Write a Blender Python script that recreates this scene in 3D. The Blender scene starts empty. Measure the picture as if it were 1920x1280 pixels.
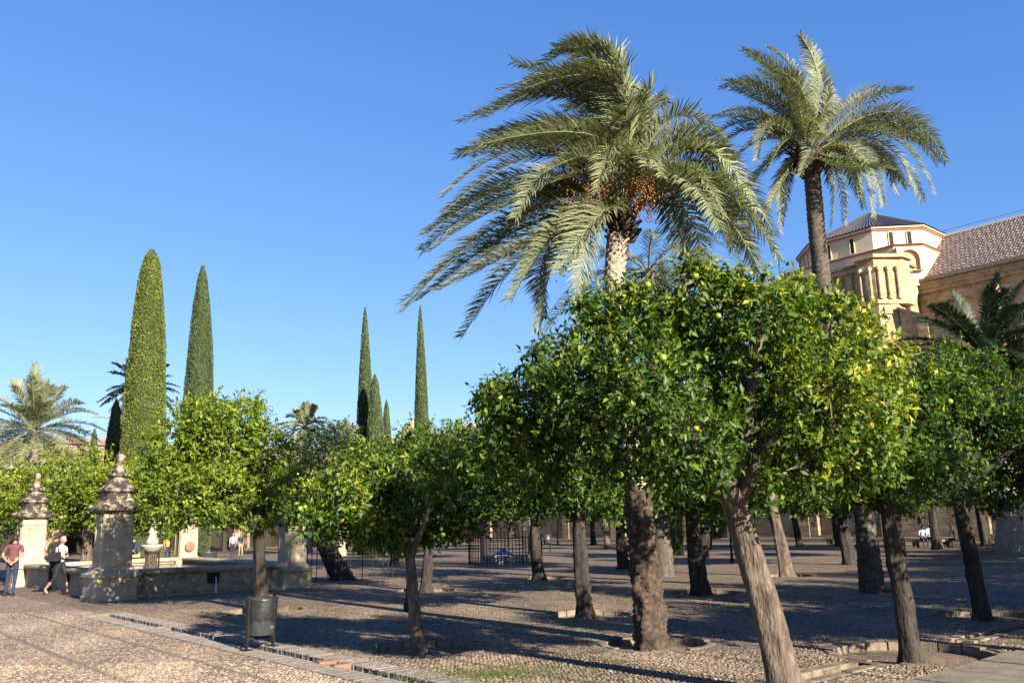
import bpy, bmesh, math, random
import numpy as np
from mathutils import Vector, Matrix
RAD = math.radians
SC = bpy.context.scene
COL = SC.collection

# ------------------------------------------------------------------ camera
FOC, CAMZ, PITCH, ROLL = 1600.0, 1.7, math.atan(347 / 1600.0), RAD(1.2)
cam_data = bpy.data.cameras.new('camera')
cam_data.sensor_width = 36.0
cam_data.lens = 36.0 * FOC / 1920.0
cam_data.clip_end = 3000.0
cam = bpy.data.objects.new('camera', cam_data)
COL.objects.link(cam)
cam.matrix_world = Matrix.Translation((0, 0, CAMZ)) @ Matrix.Rotation(RAD(90) + PITCH, 4, 'X') @ Matrix.Rotation(-ROLL, 4, 'Z')
SC.camera = cam

# ------------------------------------------------------------------ sky, sun, exposure
SUN_EL = RAD(22.5)
U = np.array([.65, -.76, 0.]) / np.linalg.norm([.65, -.76])     # along the courtyard, towards the sun
V = np.array([-U[1], U[0], 0.])                                  # across the courtyard, away to the right
world = bpy.data.worlds.new('World')
SC.world = world
world.use_nodes = True
wn = world.node_tree
wn.nodes.clear()
sky = wn.nodes.new('ShaderNodeTexSky')
sky.sky_type = 'NISHITA'
sky.sun_disc = False
sky.sun_elevation = SUN_EL
SUN_D = U * math.cos(RAD(5)) - V * math.sin(RAD(5))             # azimuth of the sun
sky.sun_rotation = math.atan2(SUN_D[0], SUN_D[1])
sky.air_density = 1.0
sky.dust_density = 0.0
sky.ozone_density = 6.0
bg = wn.nodes.new('ShaderNodeBackground')
bg.inputs[1].default_value = 0.05
wo = wn.nodes.new('ShaderNodeOutputWorld')
ssep = wn.nodes.new('ShaderNodeSeparateColor'); scmb = wn.nodes.new('ShaderNodeCombineColor'); wn.links.new(sky.outputs[0], ssep.inputs[0])
for ch_, pw, gain in ((0, 1.0, 1.0), (1, .80, 1.22), (2, .50, 2.35)):      # one even colour response over the whole sky
    mpw = wn.nodes.new('ShaderNodeMath'); mpw.operation = 'POWER'; mpw.inputs[1].default_value = pw; wn.links.new(ssep.outputs[ch_], mpw.inputs[0])
    mgn = wn.nodes.new('ShaderNodeMath'); mgn.operation = 'MULTIPLY'; mgn.inputs[1].default_value = gain; wn.links.new(mpw.outputs[0], mgn.inputs[0]); wn.links.new(mgn.outputs[0], scmb.inputs[ch_])
wn.links.new(scmb.outputs[0], bg.inputs[0])
wn.links.new(bg.outputs[0], wo.inputs[0])
sd = bpy.data.lights.new('sun', 'SUN')
sd.energy = 5.0
sd.angle = RAD(0.5)
sd.color = (1.0, .9, .74)
sun = bpy.data.objects.new('sun', sd)
COL.objects.link(sun)
to_sun = Vector((SUN_D[0] * math.cos(SUN_EL), SUN_D[1] * math.cos(SUN_EL), math.sin(SUN_EL)))
sun.rotation_euler = to_sun.to_track_quat('Z', 'Y').to_euler()
sun.location = (20, -20, 30)
SC.view_settings.view_transform = 'Standard'
SC.view_settings.look = 'None'
SC.view_settings.gamma = 1.0
SC.view_settings.use_curve_mapping = False
SC.view_settings.exposure = 1.95

# ------------------------------------------------------------------ surveying helpers (photo pixel -> point in the place)
_f = np.array([0, math.cos(PITCH), math.sin(PITCH)]); _r = np.array([1., 0, 0]); _u = np.cross(_r, _f)
_r2 = _r * math.cos(ROLL) - _u * math.sin(ROLL); _u2 = _r * math.sin(ROLL) + _u * math.cos(ROLL)
EYE = np.array([0, 0, CAMZ])
def ray(px, py): return _f * FOC + _r2 * (px - 960) + _u2 * (640 - py)
def ground(px, py, z=0.):
    d = ray(px, py); return EYE + d * ((z - CAMZ) / d[2])
def at_y(px, py, Y):
    d = ray(px, py); return EYE + d * (Y / d[1])
def proj(p):
    d = np.asarray(p, float) - EYE; w = d @ _f
    return 960 + FOC * (d @ _r2) / w, 640 - FOC * (d @ _u2) / w
def W(a, b, z=0.): return a * U + b * V + np.array([0, 0, z])
ANG_U = math.atan2(U[1], U[0])

# ------------------------------------------------------------------ mesh helpers
def np_mesh(name, v, f, mat=None, attr=None, smooth=False):
    v = np.asarray(v, np.float32); f = np.asarray(f, np.int32)
    me = bpy.data.meshes.new(name)
    k = f.shape[1]
    me.vertices.add(len(v)); me.vertices.foreach_set('co', v.ravel())
    me.loops.add(f.size); me.loops.foreach_set('vertex_index', f.ravel())
    me.polygons.add(len(f))
    me.polygons.foreach_set('loop_start', np.arange(0, f.size, k, dtype=np.int32))
    me.polygons.foreach_set('loop_total', np.full(len(f), k, np.int32))
    if smooth: me.polygons.foreach_set('use_smooth', np.ones(len(f), bool))
    if attr is not None:
        a = me.attributes.new('rnd', 'FLOAT', 'POINT'); a.data.foreach_set('value', np.asarray(attr, np.float32))
    me.update(calc_edges=True)
    if mat: me.materials.append(mat)
    return me
def link(name, data, parent=None, loc=None):
    o = bpy.data.objects.new(name, data); COL.objects.link(o)
    if parent is not None: o.parent = parent
    if loc is not None: o.location = loc
    return o
def tag(o, label=None, cat=None, group=None, kind=None):
    if label: o['label'] = label
    if cat: o['category'] = cat
    if group: o['group'] = group
    if kind: o['kind'] = kind
    return o
def thing(name, label, cat, loc=(0, 0, 0), rz=0., group=None):
    o = link(name, None); o.location = loc; o.rotation_euler = (0, 0, rz)
    o.empty_display_size = .3
    return tag(o, label, cat, group)
def copy_tree(o, parent=None):
    c = o.copy(); COL.objects.link(c); c.parent = parent
    for ch in list(o.children): copy_tree(ch, c)
    return c

class MB:
    """collects faces of one part"""
    def __init__(s): s.v = []; s.f = []; s.m = []
    def add(s, v, f, m=0):
        n = len(s.v); s.v += [tuple(map(float, p)) for p in v]; s.f += [tuple(i + n for i in q) for q in f]; s.m += [m] * len(f); return s
    def box(s, c, d, rz=0., m=0, taper=1.0):
        x, y, z = d[0] / 2, d[1] / 2, d[2] / 2; ca, sa = math.cos(rz), math.sin(rz); vv = []
        for dz, t in ((-z, 1), (z, taper)):
            for dx, dy in ((-x, -y), (x, -y), (x, y), (-x, y)):
                dx *= t; dy *= t
                vv.append((c[0] + dx * ca - dy * sa, c[1] + dx * sa + dy * ca, c[2] + dz))
        return s.add(vv, [(3, 2, 1, 0), (4, 5, 6, 7), (0, 1, 5, 4), (1, 2, 6, 5), (2, 3, 7, 6), (3, 0, 4, 7)], m)
    def tube(s, pts, rad, n=8, m=0, cap=True, jit=0., rng=None):
        pts = [Vector(p) for p in pts]
        if not hasattr(rad, '__len__'): rad = [rad] * len(pts)
        ref = None; rings = []
        for i, p in enumerate(pts):
            t = (pts[min(i + 1, len(pts) - 1)] - pts[max(i - 1, 0)])
            t = t.normalized() if t.length > 1e-9 else Vector((0, 0, 1))
            if ref is None: ref = t.orthogonal().normalized()
            ref = (ref - t * ref.dot(t)); ref = ref.normalized() if ref.length > 1e-6 else t.orthogonal().normalized()
            b = t.cross(ref)
            rings.append([p + (ref * math.cos(2 * math.pi * k / n) + b * math.sin(2 * math.pi * k / n)) * rad[i] * (1 + (rng.uniform(-jit, jit) if rng else 0)) for k in range(n)])
        v = [q for r in rings for q in r]; f = []
        for i in range(len(rings) - 1):
            for k in range(n): f.append((i * n + k, i * n + (k + 1) % n, (i + 1) * n + (k + 1) % n, (i + 1) * n + k))
        if cap: f.append(tuple(range(n - 1, -1, -1))); f.append(tuple((len(rings) - 1) * n + k for k in range(n)))
        return s.add(v, f, m)
    def lathe(s, prof, n=24, c=(0, 0, 0), m=0, square=None, rz=0., cap=True):
        """prof = [(r, z)]; square = corner cut (0..1) makes a square plan of half-width r"""
        ring = []
        if square is None: ring = [(math.cos(2 * math.pi * k / n), math.sin(2 * math.pi * k / n)) for k in range(n)]
        else:
            q = 1 - square; ring = [(1, -q), (1, q), (q, 1), (-q, 1), (-1, q), (-1, -q), (-q, -1), (q, -1)]
        ca, sa = math.cos(rz), math.sin(rz); n = len(ring)
        v = [(c[0] + r * (x * ca - y * sa), c[1] + r * (x * sa + y * ca), c[2] + z) for r, z in prof for x, y in ring]; f = []
        for i in range(len(prof) - 1):
            for k in range(n): f.append((i * n + k, i * n + (k + 1) % n, (i + 1) * n + (k + 1) % n, (i + 1) * n + k))
        if cap: f.append(tuple(range(n - 1, -1, -1))); f.append(tuple((len(prof) - 1) * n + k for k in range(n)))
        return s.add(v, f, m)
    def ball(s, c, r, n=10, m=0):
        rx, ry, rz_ = (r, r, r) if not hasattr(r, '__len__') else r
        prof = [(math.sin(math.pi * i / n), -math.cos(math.pi * i / n)) for i in range(n + 1)]
        v = []; f = []; k2 = n + 4
        for q, z in prof:
            for k in range(k2): v.append((c[0] + rx * q * math.cos(2 * math.pi * k / k2), c[1] + ry * q * math.sin(2 * math.pi * k / k2), c[2] + rz_ * z))
        for i in range(n):
            for k in range(k2): f.append((i * k2 + k, i * k2 + (k + 1) % k2, (i + 1) * k2 + (k + 1) % k2, (i + 1) * k2 + k))
        return s.add(v, f, m)
    def plate(s, outline, holes, mp, depth, m=0, back=True, mback=None):
        """flat wall with openings: outline and holes in (x, z); mp(x, z, d) -> point, d = depth inwards"""
        bm = bmesh.new(); ed = []
        for lp in [outline] + holes:
            vs = [bm.verts.new((x, 0, z)) for x, z in lp]
            ed += [bm.edges.new((vs[i], vs[(i + 1) % len(vs)])) for i in range(len(vs))]
        bmesh.ops.triangle_fill(bm, use_beauty=True, use_dissolve=False, edges=ed)
        bm.verts.index_update()
        s.add([mp(v.co.x, v.co.z, 0) for v in bm.verts], [[v.index for v in f.verts] for f in bm.faces], m)
        bm.free()
        for lp in holes:
            n = len(lp)
            vv = [mp(x, z, 0) for x, z in lp] + [mp(x, z, depth) for x, z in lp]
            s.add(vv, [(i, (i + 1) % n, n + (i + 1) % n, n + i) for i in range(n)], m)
            if back: s.add(vv[n:], [tuple(range(n))], m if mback is None else mback)
        n = len(outline)
        vv = [mp(x, z, 0) for x, z in outline] + [mp(x, z, depth + .3) for x, z in outline]
        s.add(vv, [(i, (i + 1) % n, n + (i + 1) % n, n + i) for i in range(n)] + [tuple(n + i for i in range(n))], m)
        return s
    def mesh(s, name, mats, smooth=False):
        me = bpy.data.meshes.new(name); me.from_pydata(s.v, [], s.f)
        for mm in (mats if isinstance(mats, (list, tuple)) else [mats]): me.materials.append(mm)
        if any(s.m): me.polygons.foreach_set('material_index', s.m)
        bm = bmesh.new(); bm.from_mesh(me); bmesh.ops.recalc_face_normals(bm, faces=bm.faces); bm.to_mesh(me); bm.free()
        if smooth:
            me.polygons.foreach_set('use_smooth', [True] * len(me.polygons))
        me.update(); return me
    def obj(s, name, mats, parent=None, smooth=False, loc=None):
        return link(name, s.mesh(name, mats, smooth), parent, loc)
def arch(cx, hw, z0, zs, n=12):
    return [(cx - hw, z0), (cx + hw, z0)] + [(cx + hw * math.cos(math.pi * k / n), zs + hw * math.sin(math.pi * k / n)) for k in range(n + 1)]

# ------------------------------------------------------------------ materials
def new_mat(name):
    m = bpy.data.materials.new(name); m.use_nodes = True
    return m, m.node_tree, m.node_tree.nodes['Principled BSDF']
def ramp(nt, stops):
    r = nt.nodes.new('ShaderNodeValToRGB'); e = r.color_ramp.elements
    while len(e) < len(stops): e.new(.5)
    for k, (p, c) in enumerate(stops): e[k].position = p; e[k].color = (*c, 1)
    return r
TONE = .655          # one albedo calibration for all surfaces
def M(name, stops, scale=3., rough=.8, bump=0., bscale=20., detail=6., spec=.3, metal=0., stretch=None, stain=None):
    """noise-coloured surface; stops = colours, dark to light; stain = (colour, scale, threshold)"""
    m, nt, p = new_mat(name); stops = [tuple(x * TONE for x in c) for c in stops]
    if stain: stain = (tuple(x * TONE for x in stain[0]),) + tuple(stain[1:])
    tc = nt.nodes.new('ShaderNodeTexCoord'); src = tc.outputs['Object']
    if stretch:
        mp = nt.nodes.new('ShaderNodeMapping'); mp.inputs['Scale'].default_value = stretch; nt.links.new(src, mp.inputs[0]); src = mp.outputs[0]
    nz = nt.nodes.new('ShaderNodeTexNoise'); nz.inputs['Scale'].default_value = scale; nz.inputs['Detail'].default_value = detail; nz.inputs['Roughness'].default_value = .62
    nt.links.new(src, nz.inputs['Vector'])
    n = len(stops); r = ramp(nt, [(.3 + .4 * k / max(1, n - 1), c) for k, c in enumerate(stops)])
    nt.links.new(nz.outputs['Fac'], r.inputs[0]); out = r.outputs[0]
    if stain:
        n2 = nt.nodes.new('ShaderNodeTexNoise'); n2.inputs['Scale'].default_value = stain[1]; n2.inputs['Detail'].default_value = 8; n2.inputs['Roughness'].default_value = .7
        nt.links.new(src, n2.inputs['Vector'])
        r2 = ramp(nt, [(stain[2], (0, 0, 0)), (stain[2] + .1, (1, 1, 1))]); nt.links.new(n2.outputs['Fac'], r2.inputs[0])
        mx = nt.nodes.new('ShaderNodeMix'); mx.data_type = 'RGBA'
        nt.links.new(r2.outputs[0], mx.inputs[0]); nt.links.new(out, mx.inputs[6]); mx.inputs[7].default_value = (*stain[0], 1); out = mx.outputs[2]
    nt.links.new(out, p.inputs['Base Color'])
    p.inputs['Roughness'].default_value = rough; p.inputs['Specular IOR Level'].default_value = spec; p.inputs['Metallic'].default_value = metal
    if bump:
        n3 = nt.nodes.new('ShaderNodeTexNoise'); n3.inputs['Scale'].default_value = bscale; n3.inputs['Detail'].default_value = 5
        nt.links.new(src, n3.inputs['Vector'])
        b = nt.nodes.new('ShaderNodeBump'); b.inputs['Strength'].default_value = bump; b.inputs['Distance'].default_value = .03
        nt.links.new(n3.outputs['Fac'], b.inputs['Height']); nt.links.new(b.outputs[0], p.inputs['Normal'])
    return m
def leaf_mat(name, stops, transl=.3, rough=.5, spec=.28, tint=(1., 1.15, .35)):
    m, nt, p = new_mat(name)
    at = nt.nodes.new('ShaderNodeAttribute'); at.attribute_name = 'rnd'
    r = ramp(nt, [(q, tuple(x * TONE for x in c)) for q, c in stops]); nt.links.new(at.outputs['Fac'], r.inputs[0])
    nt.links.new(r.outputs[0], p.inputs['Base Color']); p.inputs['Roughness'].default_value = rough; p.inputs['Specular IOR Level'].default_value = spec
    tr = nt.nodes.new('ShaderNodeBsdfTranslucent')
    mc = nt.nodes.new('ShaderNodeMix'); mc.data_type = 'RGBA'; mc.blend_type = 'MULTIPLY'; mc.inputs[0].default_value = 1.
    nt.links.new(r.outputs[0], mc.inputs[6]); mc.inputs[7].default_value = (tint[0] * 1.6, tint[1] * 1.6, tint[2] * 1.6, 1)
    nt.links.new(mc.outputs[2], tr.inputs[0])
    ms = nt.nodes.new('ShaderNodeMixShader'); ms.inputs[0].default_value = transl
    nt.links.new(p.outputs[0], ms.inputs[1]); nt.links.new(tr.outputs[0], ms.inputs[2])
    nt.links.new(ms.outputs[0], nt.nodes['Material Output'].inputs[0])
    return m
def attr_mat(name, stops, rough=.75, bump=0., bscale=60., spec=.3):
    m, nt, p = new_mat(name)
    at = nt.nodes.new('ShaderNodeAttribute'); at.attribute_name = 'rnd'
    r = ramp(nt, [(q, tuple(x * TONE for x in c)) for q, c in stops]); nt.links.new(at.outputs['Fac'], r.inputs[0]); nt.links.new(r.outputs[0], p.inputs['Base Color'])
    p.inputs['Roughness'].default_value = rough; p.inputs['Specular IOR Level'].default_value = spec
    return m
MAT = {}
def add_joints(m, w, h, dark, mort=.03):
    """coursed block joints: recessed lines and small block-to-block tone changes"""
    nt = m.node_tree; p = nt.nodes['Principled BSDF']; src = p.inputs['Base Color'].links[0].from_socket
    tc = nt.nodes.new('ShaderNodeTexCoord'); sx = nt.nodes.new('ShaderNodeSeparateXYZ'); nt.links.new(tc.outputs['Object'], sx.inputs[0])
    ad = nt.nodes.new('ShaderNodeMath'); nt.links.new(sx.outputs[0], ad.inputs[0]); nt.links.new(sx.outputs[1], ad.inputs[1])
    cb = nt.nodes.new('ShaderNodeCombineXYZ'); nt.links.new(ad.outputs[0], cb.inputs[0]); nt.links.new(sx.outputs[2], cb.inputs[1])
    br = nt.nodes.new('ShaderNodeTexBrick'); nt.links.new(cb.outputs[0], br.inputs['Vector']); br.inputs['Scale'].default_value = 1.; br.inputs['Brick Width'].default_value = w; br.inputs['Row Height'].default_value = h; br.inputs['Mortar Size'].default_value = mort
    br.inputs['Color1'].default_value = (1.05, 1.03, 1., 1); br.inputs['Color2'].default_value = (.78, .77, .76, 1); br.inputs['Mortar'].default_value = (dark, dark, dark, 1)
    mx = nt.nodes.new('ShaderNodeMix'); mx.data_type = 'RGBA'; mx.blend_type = 'MULTIPLY'; mx.inputs[0].default_value = 1.
    nt.links.new(src, mx.inputs[6]); nt.links.new(br.outputs['Color'], mx.inputs[7]); nt.links.new(mx.outputs[2], p.inputs['Base Color'])
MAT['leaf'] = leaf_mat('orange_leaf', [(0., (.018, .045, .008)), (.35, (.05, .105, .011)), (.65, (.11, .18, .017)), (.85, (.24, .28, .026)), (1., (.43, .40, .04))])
MAT['leaf_lit'] = leaf_mat('sunlit_orange_leaf', [(0., (.055, .10, .01)), (.4, (.14, .205, .018)), (.75, (.25, .31, .028)), (1., (.42, .41, .045))])  # brighter leaf copy; sunlight on the crown is put into the colour
MAT['olive'] = leaf_mat('olive_leaf', [(0., (.012, .03, .01)), (.6, (.03, .06, .02)), (1., (.07, .10, .03))], .15)
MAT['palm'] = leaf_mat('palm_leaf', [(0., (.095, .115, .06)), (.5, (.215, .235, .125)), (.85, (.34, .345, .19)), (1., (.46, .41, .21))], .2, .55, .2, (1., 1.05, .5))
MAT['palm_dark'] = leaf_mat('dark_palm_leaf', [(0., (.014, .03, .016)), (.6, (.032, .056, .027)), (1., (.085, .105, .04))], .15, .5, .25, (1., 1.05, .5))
MAT['palm_brown'] = leaf_mat('dry_palm_leaf', [(0., (.12, .08, .04)), (1., (.3, .22, .10))], .15)
MAT['cyp_y'] = leaf_mat('yellowish_cypress', [(0., (.09, .12, .02)), (.5, (.16, .20, .036)), (1., (.23, .265, .055))], .12, .6, .2)
MAT['cyp'] = leaf_mat('grey_cypress', [(0., (.035, .06, .025)), (.5, (.085, .125, .05)), (1., (.14, .18, .075))], .1, .6, .2)
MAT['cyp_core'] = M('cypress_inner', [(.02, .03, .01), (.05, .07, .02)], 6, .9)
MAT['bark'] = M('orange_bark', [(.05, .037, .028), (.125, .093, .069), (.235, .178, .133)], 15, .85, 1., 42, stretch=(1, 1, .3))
MAT['bark_dark'] = M('dark_shaded_bark', [(.016, .013, .011), (.037, .03, .025), (.075, .06, .048)], 13, .9, 1., 40, stretch=(1, 1, .35))  # dark copy of the bark, with the trunks' shading put into its colour
MAT['palm_trunk'] = M('palm_trunk', [(.16, .13, .10), (.36, .305, .24), (.52, .455, .37)], 14, .9, .6, 40)
MAT['palm_root'] = M('palm_root', [(.026, .018, .013), (.078, .054, .041), (.17, .12, .092)], 16, .95, 1., 50)
MAT['palm_trunk_grey'] = M('grey_palm_trunk', [(.04, .033, .027), (.09, .073, .058), (.16, .13, .105)], 10, .9, .6, 30)
MAT['dates'] = attr_mat('dates', [(0., (.08, .022, .008)), (.5, (.24, .085, .016)), (1., (.38, .185, .032))], .45)
MAT['fruit'] = M('green_orange', [(.12, .22, .02), (.2, .3, .025), (.3, .36, .03)], 5, .45, .15, 120)
MAT['stone'] = M('limestone', [(.27, .215, .145), (.42, .35, .245), (.52, .445, .325)], 2.2, .85, .35, 18, stain=((.16, .13, .10), 3.2, .60))
MAT['stone_cap'] = M('lichen_stone', [(.2, .16, .11), (.33, .27, .195), (.45, .385, .29)], 3., .9, .6, 22, stain=((.035, .03, .025), 4., .42))
MAT['stone_wet'] = M('damp_stone', [(.15, .125, .09), (.28, .235, .17), (.38, .33, .245)], 2., .7, .35, 16, stain=((.07, .062, .046), 1.6, .55))
MAT['kerb'] = M('kerb_stone', [(.10, .075, .053), (.19, .145, .105), (.28, .225, .17)], 7, .9, .5, 30)
MAT['brick'] = M('brick_edge', [(.16, .132, .112), (.245, .208, .18), (.33, .29, .255)], 12, .9, .4, 40)
MAT['brick_red'] = M('red_brick', [(.22, .11, .07), (.33, .17, .105)], 12, .9, .4, 40)
MAT['soil'] = M('soil', [(.09, .065, .045), (.18, .13, .09), (.26, .2, .14)], 9, .95, .8, 40)
MAT['slab'] = M('path_slab', [(.15, .125, .095), (.215, .185, .145), (.28, .24, .195)], 4, .9, .3, 30)
MAT['iron'] = M('black_iron', [(.010, .010, .011), (.022, .022, .024)], 20, .7, .1, 60, spec=.2)
MAT['iron_grey'] = M('grey_iron', [(.12, .12, .12), (.2, .2, .2)], 20, .45, .1, 60, spec=.5)
MAT['bag'] = M('black_plastic', [(.012, .012, .013), (.03, .03, .032)], 14, .42, .3, 22, spec=.4)
MAT['drum'] = M('bin_drum', [(.035, .035, .037), (.06, .06, .063)], 8, .42, .1, 60, spec=.5)
MAT['wall_plaster'] = M('ochre_plaster', [(.30, .20, .12), (.42, .29, .175), (.52, .38, .24)], .5, .95, .3, 8, stain=((.24, .155, .085), .8, .56), stretch=(1, 1, .5))
MAT['wall_stone'] = M('old_masonry', [(.18, .13, .085), (.32, .235, .155), (.42, .33, .23)], 1.2, .95, .6, 6)
MAT['church_cream'] = M('cream_plaster', [(.60, .46, .28), (.70, .56, .365), (.76, .63, .43)], .6, .9, .1, 10)
MAT['church_yellow'] = M('yellow_plaster', [(.82, .56, .2), (.92, .66, .28)], .8, .9)
MAT['church_stone'] = M('golden_stone', [(.36, .25, .13), (.56, .415, .24), (.68, .53, .34)], .9, .9, .5, 6, stain=((.26, .17, .09), 1.1, .58))
MAT['church_red'] = M('red_moulding', [(.42, .15, .09), (.52, .22, .14)], 3, .9)
MAT['lead'] = M('dark_slate', [(.03, .026, .03), (.07, .06, .065), (.11, .095, .10)], 4, .55, .4, 14)
MAT['dark'] = M('opening_shade', [(.02, .016, .012), (.035, .03, .025)], 4, .9)  # near-black panels painting the shade inside windows and arches
MAT['white'] = M('white_wash', [(.68, .66, .62), (.8, .79, .76)], 1.2, .9)
MAT['terracotta'] = M('terracotta_tile', [(.22, .13, .085), (.38, .25, .17), (.5, .37, .27)], 3, .9, .3, 20)
MAT['merlon'] = M('grey_merlon', [(.12, .10, .085), (.22, .18, .15), (.32, .27, .22)], 1.6, .95, .5, 9)
MAT['gold'] = M('gilt_frame', [(.55, .30, .05), (.75, .45, .10)], 9, .45)
MAT['tarp'] = M('blue_tarpaulin', [(.05, .10, .30), (.10, .18, .45)], 6, .5, .4, 14)
MAT['marble'] = M('white_marble', [(.33, .30, .255), (.47, .44, .38)], 3, .6, .2, 20)
MAT['moss'] = leaf_mat('moss_grass', [(0., (.05, .08, .015)), (1., (.16, .18, .04))], .2)

add_joints(MAT['church_stone'], 1.1, .48, .62); add_joints(MAT['wall_stone'], .9, .42, .55)
def cobble_mat(name):
    m, nt, p = new_mat(name)
    tc = nt.nodes.new('ShaderNodeTexCoord')
    mp = nt.nodes.new('ShaderNodeMapping'); mp.inputs['Rotation'].default_value = (0, 0, -ANG_U); mp.inputs['Scale'].default_value = (20, 13.5, 1)
    nt.links.new(tc.outputs['Object'], mp.inputs[0])
    vo = nt.nodes.new('ShaderNodeTexVoronoi'); vo.voronoi_dimensions = '2D'; vo.inputs['Scale'].default_value = 1.; nt.links.new(mp.outputs[0], vo.inputs['Vector'])
    sp = nt.nodes.new('ShaderNodeSeparateColor'); nt.links.new(vo.outputs['Color'], sp.inputs[0])
    r = ramp(nt, [(q, tuple(x * TONE for x in c)) for q, c in PEB]); nt.links.new(sp.outputs[0], r.inputs[0])
    big = nt.nodes.new('ShaderNodeTexNoise'); big.inputs['Scale'].default_value = .35; big.inputs['Detail'].default_value = 6; nt.links.new(tc.outputs['Object'], big.inputs['Vector'])
    rb = ramp(nt, [(.3, (.95, .92, .88)), (.7, (1.3, 1.26, 1.2))]); nt.links.new(big.outputs['Fac'], rb.inputs[0])
    mul = nt.nodes.new('ShaderNodeMix'); mul.data_type = 'RGBA'; mul.blend_type = 'MULTIPLY'; mul.inputs[0].default_value = 1
    nt.links.new(r.outputs[0], mul.inputs[6]); nt.links.new(rb.outputs[0], mul.inputs[7])
    edge = ramp(nt, [(.45, (1, 1, 1)), (.8, (0, 0, 0))]); nt.links.new(vo.outputs['Distance'], edge.inputs[0])
    mx = nt.nodes.new('ShaderNodeMix'); mx.data_type = 'RGBA'; nt.links.new(edge.outputs[0], mx.inputs[0]); mx.inputs[6].default_value = (.064, .05, .036, 1); nt.links.new(mul.outputs[2], mx.inputs[7])
    # orchard side: darker stones plus painted grove shade; open side painted sunnier
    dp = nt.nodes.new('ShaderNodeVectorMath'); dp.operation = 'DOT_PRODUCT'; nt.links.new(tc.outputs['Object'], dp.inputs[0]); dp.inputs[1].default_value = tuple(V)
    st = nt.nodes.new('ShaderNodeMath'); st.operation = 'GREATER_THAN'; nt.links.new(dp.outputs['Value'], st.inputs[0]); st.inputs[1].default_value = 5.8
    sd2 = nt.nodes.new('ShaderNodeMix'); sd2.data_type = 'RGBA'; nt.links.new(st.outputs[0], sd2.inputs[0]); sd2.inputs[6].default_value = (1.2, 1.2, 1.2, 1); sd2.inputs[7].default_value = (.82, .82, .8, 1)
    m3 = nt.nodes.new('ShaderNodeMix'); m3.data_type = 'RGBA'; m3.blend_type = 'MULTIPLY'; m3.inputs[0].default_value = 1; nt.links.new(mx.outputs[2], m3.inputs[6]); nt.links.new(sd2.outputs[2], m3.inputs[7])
    nt.links.new(m3.outputs[2], p.inputs['Base Color']); p.inputs['Roughness'].default_value = .8; p.inputs['Specular IOR Level'].default_value = .25
    b = nt.nodes.new('ShaderNodeBump'); b.invert = True; b.inputs['Strength'].default_value = .3; b.inputs['Distance'].default_value = .02
    nt.links.new(vo.outputs['Distance'], b.inputs['Height']); nt.links.new(b.outputs[0], p.inputs['Normal'])
    return m
PEB = [(0., (.085, .068, .055)), (.25, (.155, .12, .09)), (.5, (.22, .168, .122)), (.75, (.29, .228, .172)), (.92, (.28, .165, .10)), (1., (.40, .345, .29))]
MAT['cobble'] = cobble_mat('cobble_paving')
MAT['pebble'] = attr_mat('river_pebble', [(p_, tuple(min(1, x * 1.28) for x in c_)) for p_, c_ in PEB], .6, spec=.35)  # paler open-side stones, lightened further for the sunshine on them
MAT['pebble_dark'] = attr_mat('mossy_shaded_pebble', [(p_, (c_[0] * .88, c_[1] * .88, c_[2] * .86)) for p_, c_ in PEB], .65, spec=.3)  # darker mossy stones, with orchard shade also put into their tone
def roof_mat():
    m, nt, p = new_mat('striped_tile')
    tc = nt.nodes.new('ShaderNodeTexCoord'); sx = nt.nodes.new('ShaderNodeSeparateXYZ'); nt.links.new(tc.outputs['Object'], sx.inputs[0])
    def math_n(op, a, b=None):
        n = nt.nodes.new('ShaderNodeMath'); n.operation = op
        for i, q in enumerate((a, b)):
            if q is None: continue
            if isinstance(q, (int, float)): n.inputs[i].default_value = q
            else: nt.links.new(q, n.inputs[i])
        return n.outputs[0]
    row = math_n('FLOOR', math_n('MULTIPLY', sx.outputs[1], 3.2))
    colm = math_n('FLOOR', math_n('MULTIPLY', sx.outputs[0], 4.0))
    rw = math_n('FLOORED_MODULO', row, 3)
    alt = math_n('FLOORED_MODULO', math_n('ADD', colm, row), 2)
    wnn = nt.nodes.new('ShaderNodeTexWhiteNoise'); wnn.noise_dimensions = '2D'
    cb = nt.nodes.new('ShaderNodeCombineXYZ'); nt.links.new(colm, cb.inputs[0]); nt.links.new(row, cb.inputs[1]); nt.links.new(cb.outputs[0], wnn.inputs['Vector'])
    is0 = math_n('LESS_THAN', rw, .5)
    a = nt.nodes.new('ShaderNodeMix'); a.data_type = 'RGBA'; nt.links.new(alt, a.inputs[0]); a.inputs[6].default_value = (.055, .047, .042, 1); a.inputs[7].default_value = (.42, .37, .29, 1)
    b = nt.nodes.new('ShaderNodeMix'); b.data_type = 'RGBA'; nt.links.new(alt, b.inputs[0]); b.inputs[6].default_value = (.20, .08, .05, 1); b.inputs[7].default_value = (.28, .15, .10, 1)
    c = nt.nodes.new('ShaderNodeMix'); c.data_type = 'RGBA'; nt.links.new(is0, c.inputs[0]); nt.links.new(a.outputs[2], c.inputs[6]); nt.links.new(b.outputs[2], c.inputs[7])
    d = nt.nodes.new('ShaderNodeMix'); d.data_type = 'RGBA'; d.blend_type = 'MULTIPLY'; d.inputs[0].default_value = .5
    nt.links.new(c.outputs[2], d.inputs[6]); nt.links.new(wnn.outputs['Value'], d.inputs[7])
    nt.links.new(d.outputs[2], p.inputs['Base Color']); p.inputs['Roughness'].default_value = .7
    return m
MAT['stripe_tile'] = roof_mat()
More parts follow.
